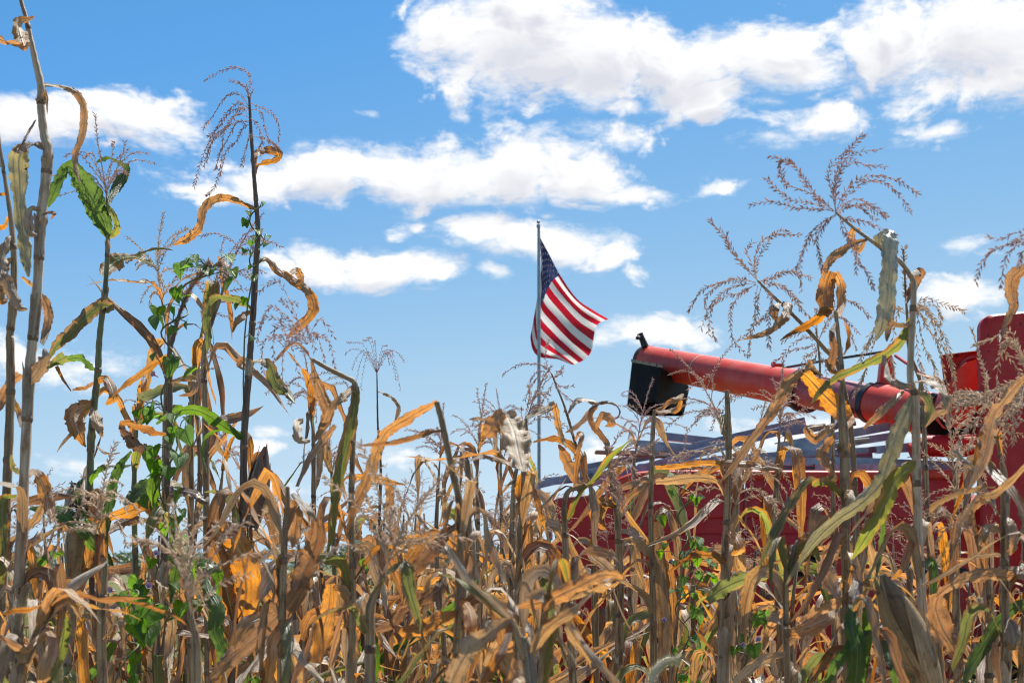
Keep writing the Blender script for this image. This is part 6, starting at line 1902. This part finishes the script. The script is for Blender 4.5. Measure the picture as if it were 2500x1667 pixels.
stem = [P(*X('2', 712, 1480), 3.26), P(*X('2', 720, 1200), 3.26), P(*X('2', 735, 900), 3.26), P(*X('2', 744, 600), 3.26), P(*X('2', 750, 300), 3.26), P(*X('2', 742, 60), 3.26), P(*X('1', 820, 1420), 3.26), P(*X('1', 900, 1270), 3.28), P(*X('1', 1000, 1215), 3.3)]
vine('bright green heart-leaved vine winding up the dark corn plant at the left', (stem[0].x, 3.26, 0), [Vector((stem[0].x, 3.26, 0)), Vector((stem[0].x, 3.27, .7))] + stem, 84, .034, 3, 5, .075)
stem2 = [P(*X('1', 1150, 1420), 3.88), P(*X('1', 1170, 1200), 3.86), P(*X('1', 1172, 1050), 3.86), P(*X('1', 1168, 920), 3.87)]
vine('small vine with tiny leaves near the top of the tall dark stalk', (stem2[0].x, 3.86, 0), [Vector((stem2[0].x - .08, 3.9, 0)), Vector((stem2[0].x - .04, 3.9, .9))] + stem2, 24, .022, 2, 6, .03)
st3 = [P(1668, 1640, 3.75), P(1665, 1500, 3.75), P(1690, 1400, 3.74), P(1660, 1320, 3.74), P(1680, 1230, 3.73), P(1665, 1180, 3.73)]
vine('leafy green vine with lilac flowers climbing in front of the red tank', (st3[0].x, 3.75, 0), [Vector((st3[0].x, 3.75, 0)), Vector((st3[0].x, 3.76, .8))] + st3, 60, .026, 3, 8, .065)
st4 = [P(1800, 1667, 3.4), P(1815, 1580, 3.4), P(1830, 1500, 3.4)]
vine('short vine with pale flowers low in front of the tank', (st4[0].x, 3.4, 0), [Vector((st4[0].x, 3.4, 0)), Vector((st4[0].x, 3.4, .8))] + st4, 16, .032, 3, 9, .06)
st5 = [P(300, 1667, 2.9), P(330, 1560, 2.9), P(360, 1500, 2.9), P(310, 1440, 2.95)]
vine('round-leaved vine hanging low at the bottom left', (st5[0].x, 2.9, 0), [Vector((st5[0].x, 2.9, 0)), Vector((st5[0].x, 2.9, .8))] + st5, 11, .050, 2, 11, .06)

# ------------------------------------------------------------------ foxtail grass
def foxtail(label, pts, Y, r, seed):
    rng = random.Random(seed)
    path = [P(x, y, Y) for x, y in pts]
    head = [Vector(v) for v in cr([tuple(v) for v in path[:4]], 24)]
    base = Vector((path[-1].x, Y, 0))
    root = empty('foxtail_grass', base, label, 'grass', None)
    b = MB(); b.tube(path[3:] + [Vector((path[-1].x, Y, path[-1].z * .5)), base], .0012, 5); b.build('grass_stem', M['v_stem'], root)
    b = MB()
    b.tube(head, [r * .55 * math.sin(math.pi * (.12 + .8 * i / 23)) for i in range(24)], 8)
    for k in range(900):
        i = rng.randrange(0, 23)
        T = (head[i + 1] - head[i]).normalized(); o_ = Matrix.Rotation(rng.random() * 6.28, 3, T) @ T.orthogonal().normalized()
        q = head[i] + o_ * r * .3
        d = (o_ - T * .8 + Vector((rng.uniform(-.2, .2),) * 3)).normalized()
        e = q + d * r * rng.uniform(.8, 1.5)
        s_ = T.cross(d).normalized() * .0005
        b.add([q - s_, q + s_, e], [(0, 1, 2)])
    b.build('seed_head', M['foxtail'], root, kind='stuff')

foxtail('pale fuzzy foxtail seed head curving at the bottom edge', [(1652, 1612), (1628, 1612), (1598, 1640), (1582, 1690), (1578, 1760)], 2.3, .011, 3)
foxtail('small upright foxtail head low at the right', [(2392, 1462), (2388, 1480), (2380, 1500), (2374, 1520), (2372, 1600)], 3.0, .007, 4)

# ------------------------------------------------------------------ beyond the corn: grass, bushes, two cars
b = MB()
rng = random.Random(21)
for k in range(9000):
    y = 8.5 + 40 * rng.random() ** 1.8
    x = rng.uniform(-.42, .05) * y
    if y < 11 and x > -1.0: continue
    h = rng.uniform(.25, .75); a = rng.random() * 6.28; w = .006 + .0006 * y
    lx, ly = rng.uniform(-.25, .25) * h, rng.uniform(-.25, .25) * h
    dx, dy = math.cos(a) * w, math.sin(a) * w
    b.add([(x - dx, y - dy, 0), (x + dx, y + dy, 0), (x + lx * .5 + dx * .6, y + ly * .5 + dy * .6, h * .6), (x + lx * .5 - dx * .6, y + ly * .5 - dy * .6, h * .6), (x + lx, y + ly, h)], [(0, 1, 2, 3), (3, 2, 4)], [(0, 0), (1, 0), (1, .5), (0, .5), (.5, 1)])
tag(b.build('meadow_grass', M['grass']), 'tall grey-green grass of the meadow beyond the corn', 'grass', kind='stuff')


def bush(label, x, y, rx, h, seed):
    rng = random.Random(seed)
    r = empty('bush', (x, y, 0), label, 'bush', 'bushes on the horizon')
    b = MB()
    for k in range(7):
        a = rng.random() * 6.28; e = Vector((x + math.cos(a) * rx * .5, y + math.sin(a) * rx * .4, h * rng.uniform(.5, .8)))
        b.tube([(x, y, 0), (x + (e.x - x) * .4, y + (e.y - y) * .4, e.z * .55), e], [.06, .04, .015], 5)
    b.build('stem', M['stalk_dark'], r)
    b = MB()
    lobes = [(x + rng.uniform(-.7, .7) * rx, y + rng.uniform(-.5, .5) * rx, h * rng.uniform(.35, .82), rng.uniform(.22, .42)) for _ in range(9)]
    for k in range(2600):
        lx, ly, lz, lr = rng.choice(lobes)
        v = Vector((rng.gauss(0, 1), rng.gauss(0, 1), rng.gauss(0, 1))).normalized() * rng.uniform(.55, 1.05)
        c = Vector((lx + v.x * lr * rx, ly + v.y * lr * rx, max(.05, lz + v.z * lr * h * .62)))
        u = Vector((rng.gauss(0, 1), rng.gauss(0, 1), rng.gauss(0, 1))).normalized(); w = u.orthogonal().normalized()
        s = h * rng.uniform(.025, .05)
        b.add([c - u * s, c + w * s * .55, c + u * s, c - w * s * .55], [(0, 1, 2, 3)], [(.5, 0), (1, .5), (.5, 1), (0, .5)])
    b.build('foliage', M['bush'], r, kind='stuff')

BU = [(985, 70, 2.6, 3.2, 'dark green bush on the horizon right of the fine fan tassel'), (1050, 78, 3.2, 2.9, 'wide low bush on the horizon behind the snapped stalk'), (1225, 66, 2.6, 2.7, 'bush on the horizon just left of the flagpole'), (1130, 90, 4, 3.0, 'farther pale bush on the horizon between the two middle bushes'),
      (900, 95, 4, 3.1, 'bush on the horizon beside the yellow-green blade'), (760, 110, 5, 3.4, 'far bush on the horizon behind the brown husk'), (560, 105, 4, 2.8, 'far bush on the horizon behind the tall dark stalk'), (330, 120, 5, 3.0, 'far bush on the horizon behind the vine'), (30, 110, 5, 3.2, 'far bush on the horizon at the left edge'), (1320, 84, 3.5, 3.1, 'bush on the horizon at the left end of the combine')]
for i, (px, y, rx, h, lab) in enumerate(BU):
    bush(lab, (px - 1250) / F5 * y, y, rx, h, 200 + i)


def car(label, x, y, col, rz):
    M[label] = mat_simple('car_paint', col, tuple(c * .9 for c in col), 0.25, spec=.6, scale=3, bmp=0)
    r = empty('parked_car', (x, y, 0), label, 'car', 'cars parked across the meadow')
    side = [(-2.1, .35), (-2.15, .75), (-1.95, .95), (-1.2, 1.02), (-.6, 1.45), (.7, 1.48), (1.4, 1.05), (2.05, .95), (2.15, .7), (2.1, .35)]
    b = MB()
    rows = []
    for yy, k in ((-.86, .94), (-.8, 1.0), (.8, 1.0), (.86, .94)):
        rows.append([Vector((x + a, y + yy * (1 - .18 * max(0, z - .95)), z * (1 if k == 1 else .985))) for a, z in side])
    b.grid(rows, closed=True)
    b.add(rows[0], [tuple(range(10))]); b.add(rows[-1], [tuple(range(9, -1, -1))])
    b.build('body', M[label], r)
    for yy in (-.85, .83):
        b = MB(); b.prism([Vector((x + a, y + yy, z)) for a, z in ((-1.0, 1.02), (-.52, 1.38), (.62, 1.40), (1.1, 1.04))], (0, .03, 0)); b.build('side_window', M['glass'], r)
        for xx in (-1.35, 1.35):
            b = MB(); b.tube([(x + xx, y + yy - .05, .33), (x + xx, y + yy + .1, .33)], .33, 18)
            w = b.build('wheel', M['tyre'], r)
            b = MB(); b.tube([(x + xx, y + yy - .062, .33), (x + xx, y + yy + .03, .33)], .19, 14); b.build('rim', M['galv'], w)
car('white car far across the meadow at the left edge', (95 - 1250) / F5 * 130, 130, (.75, .75, .74), 0)
car('small red car far across the meadow at the left', (122 - 1250) / F5 * 118, 118, (.5, .03, .02), 0)
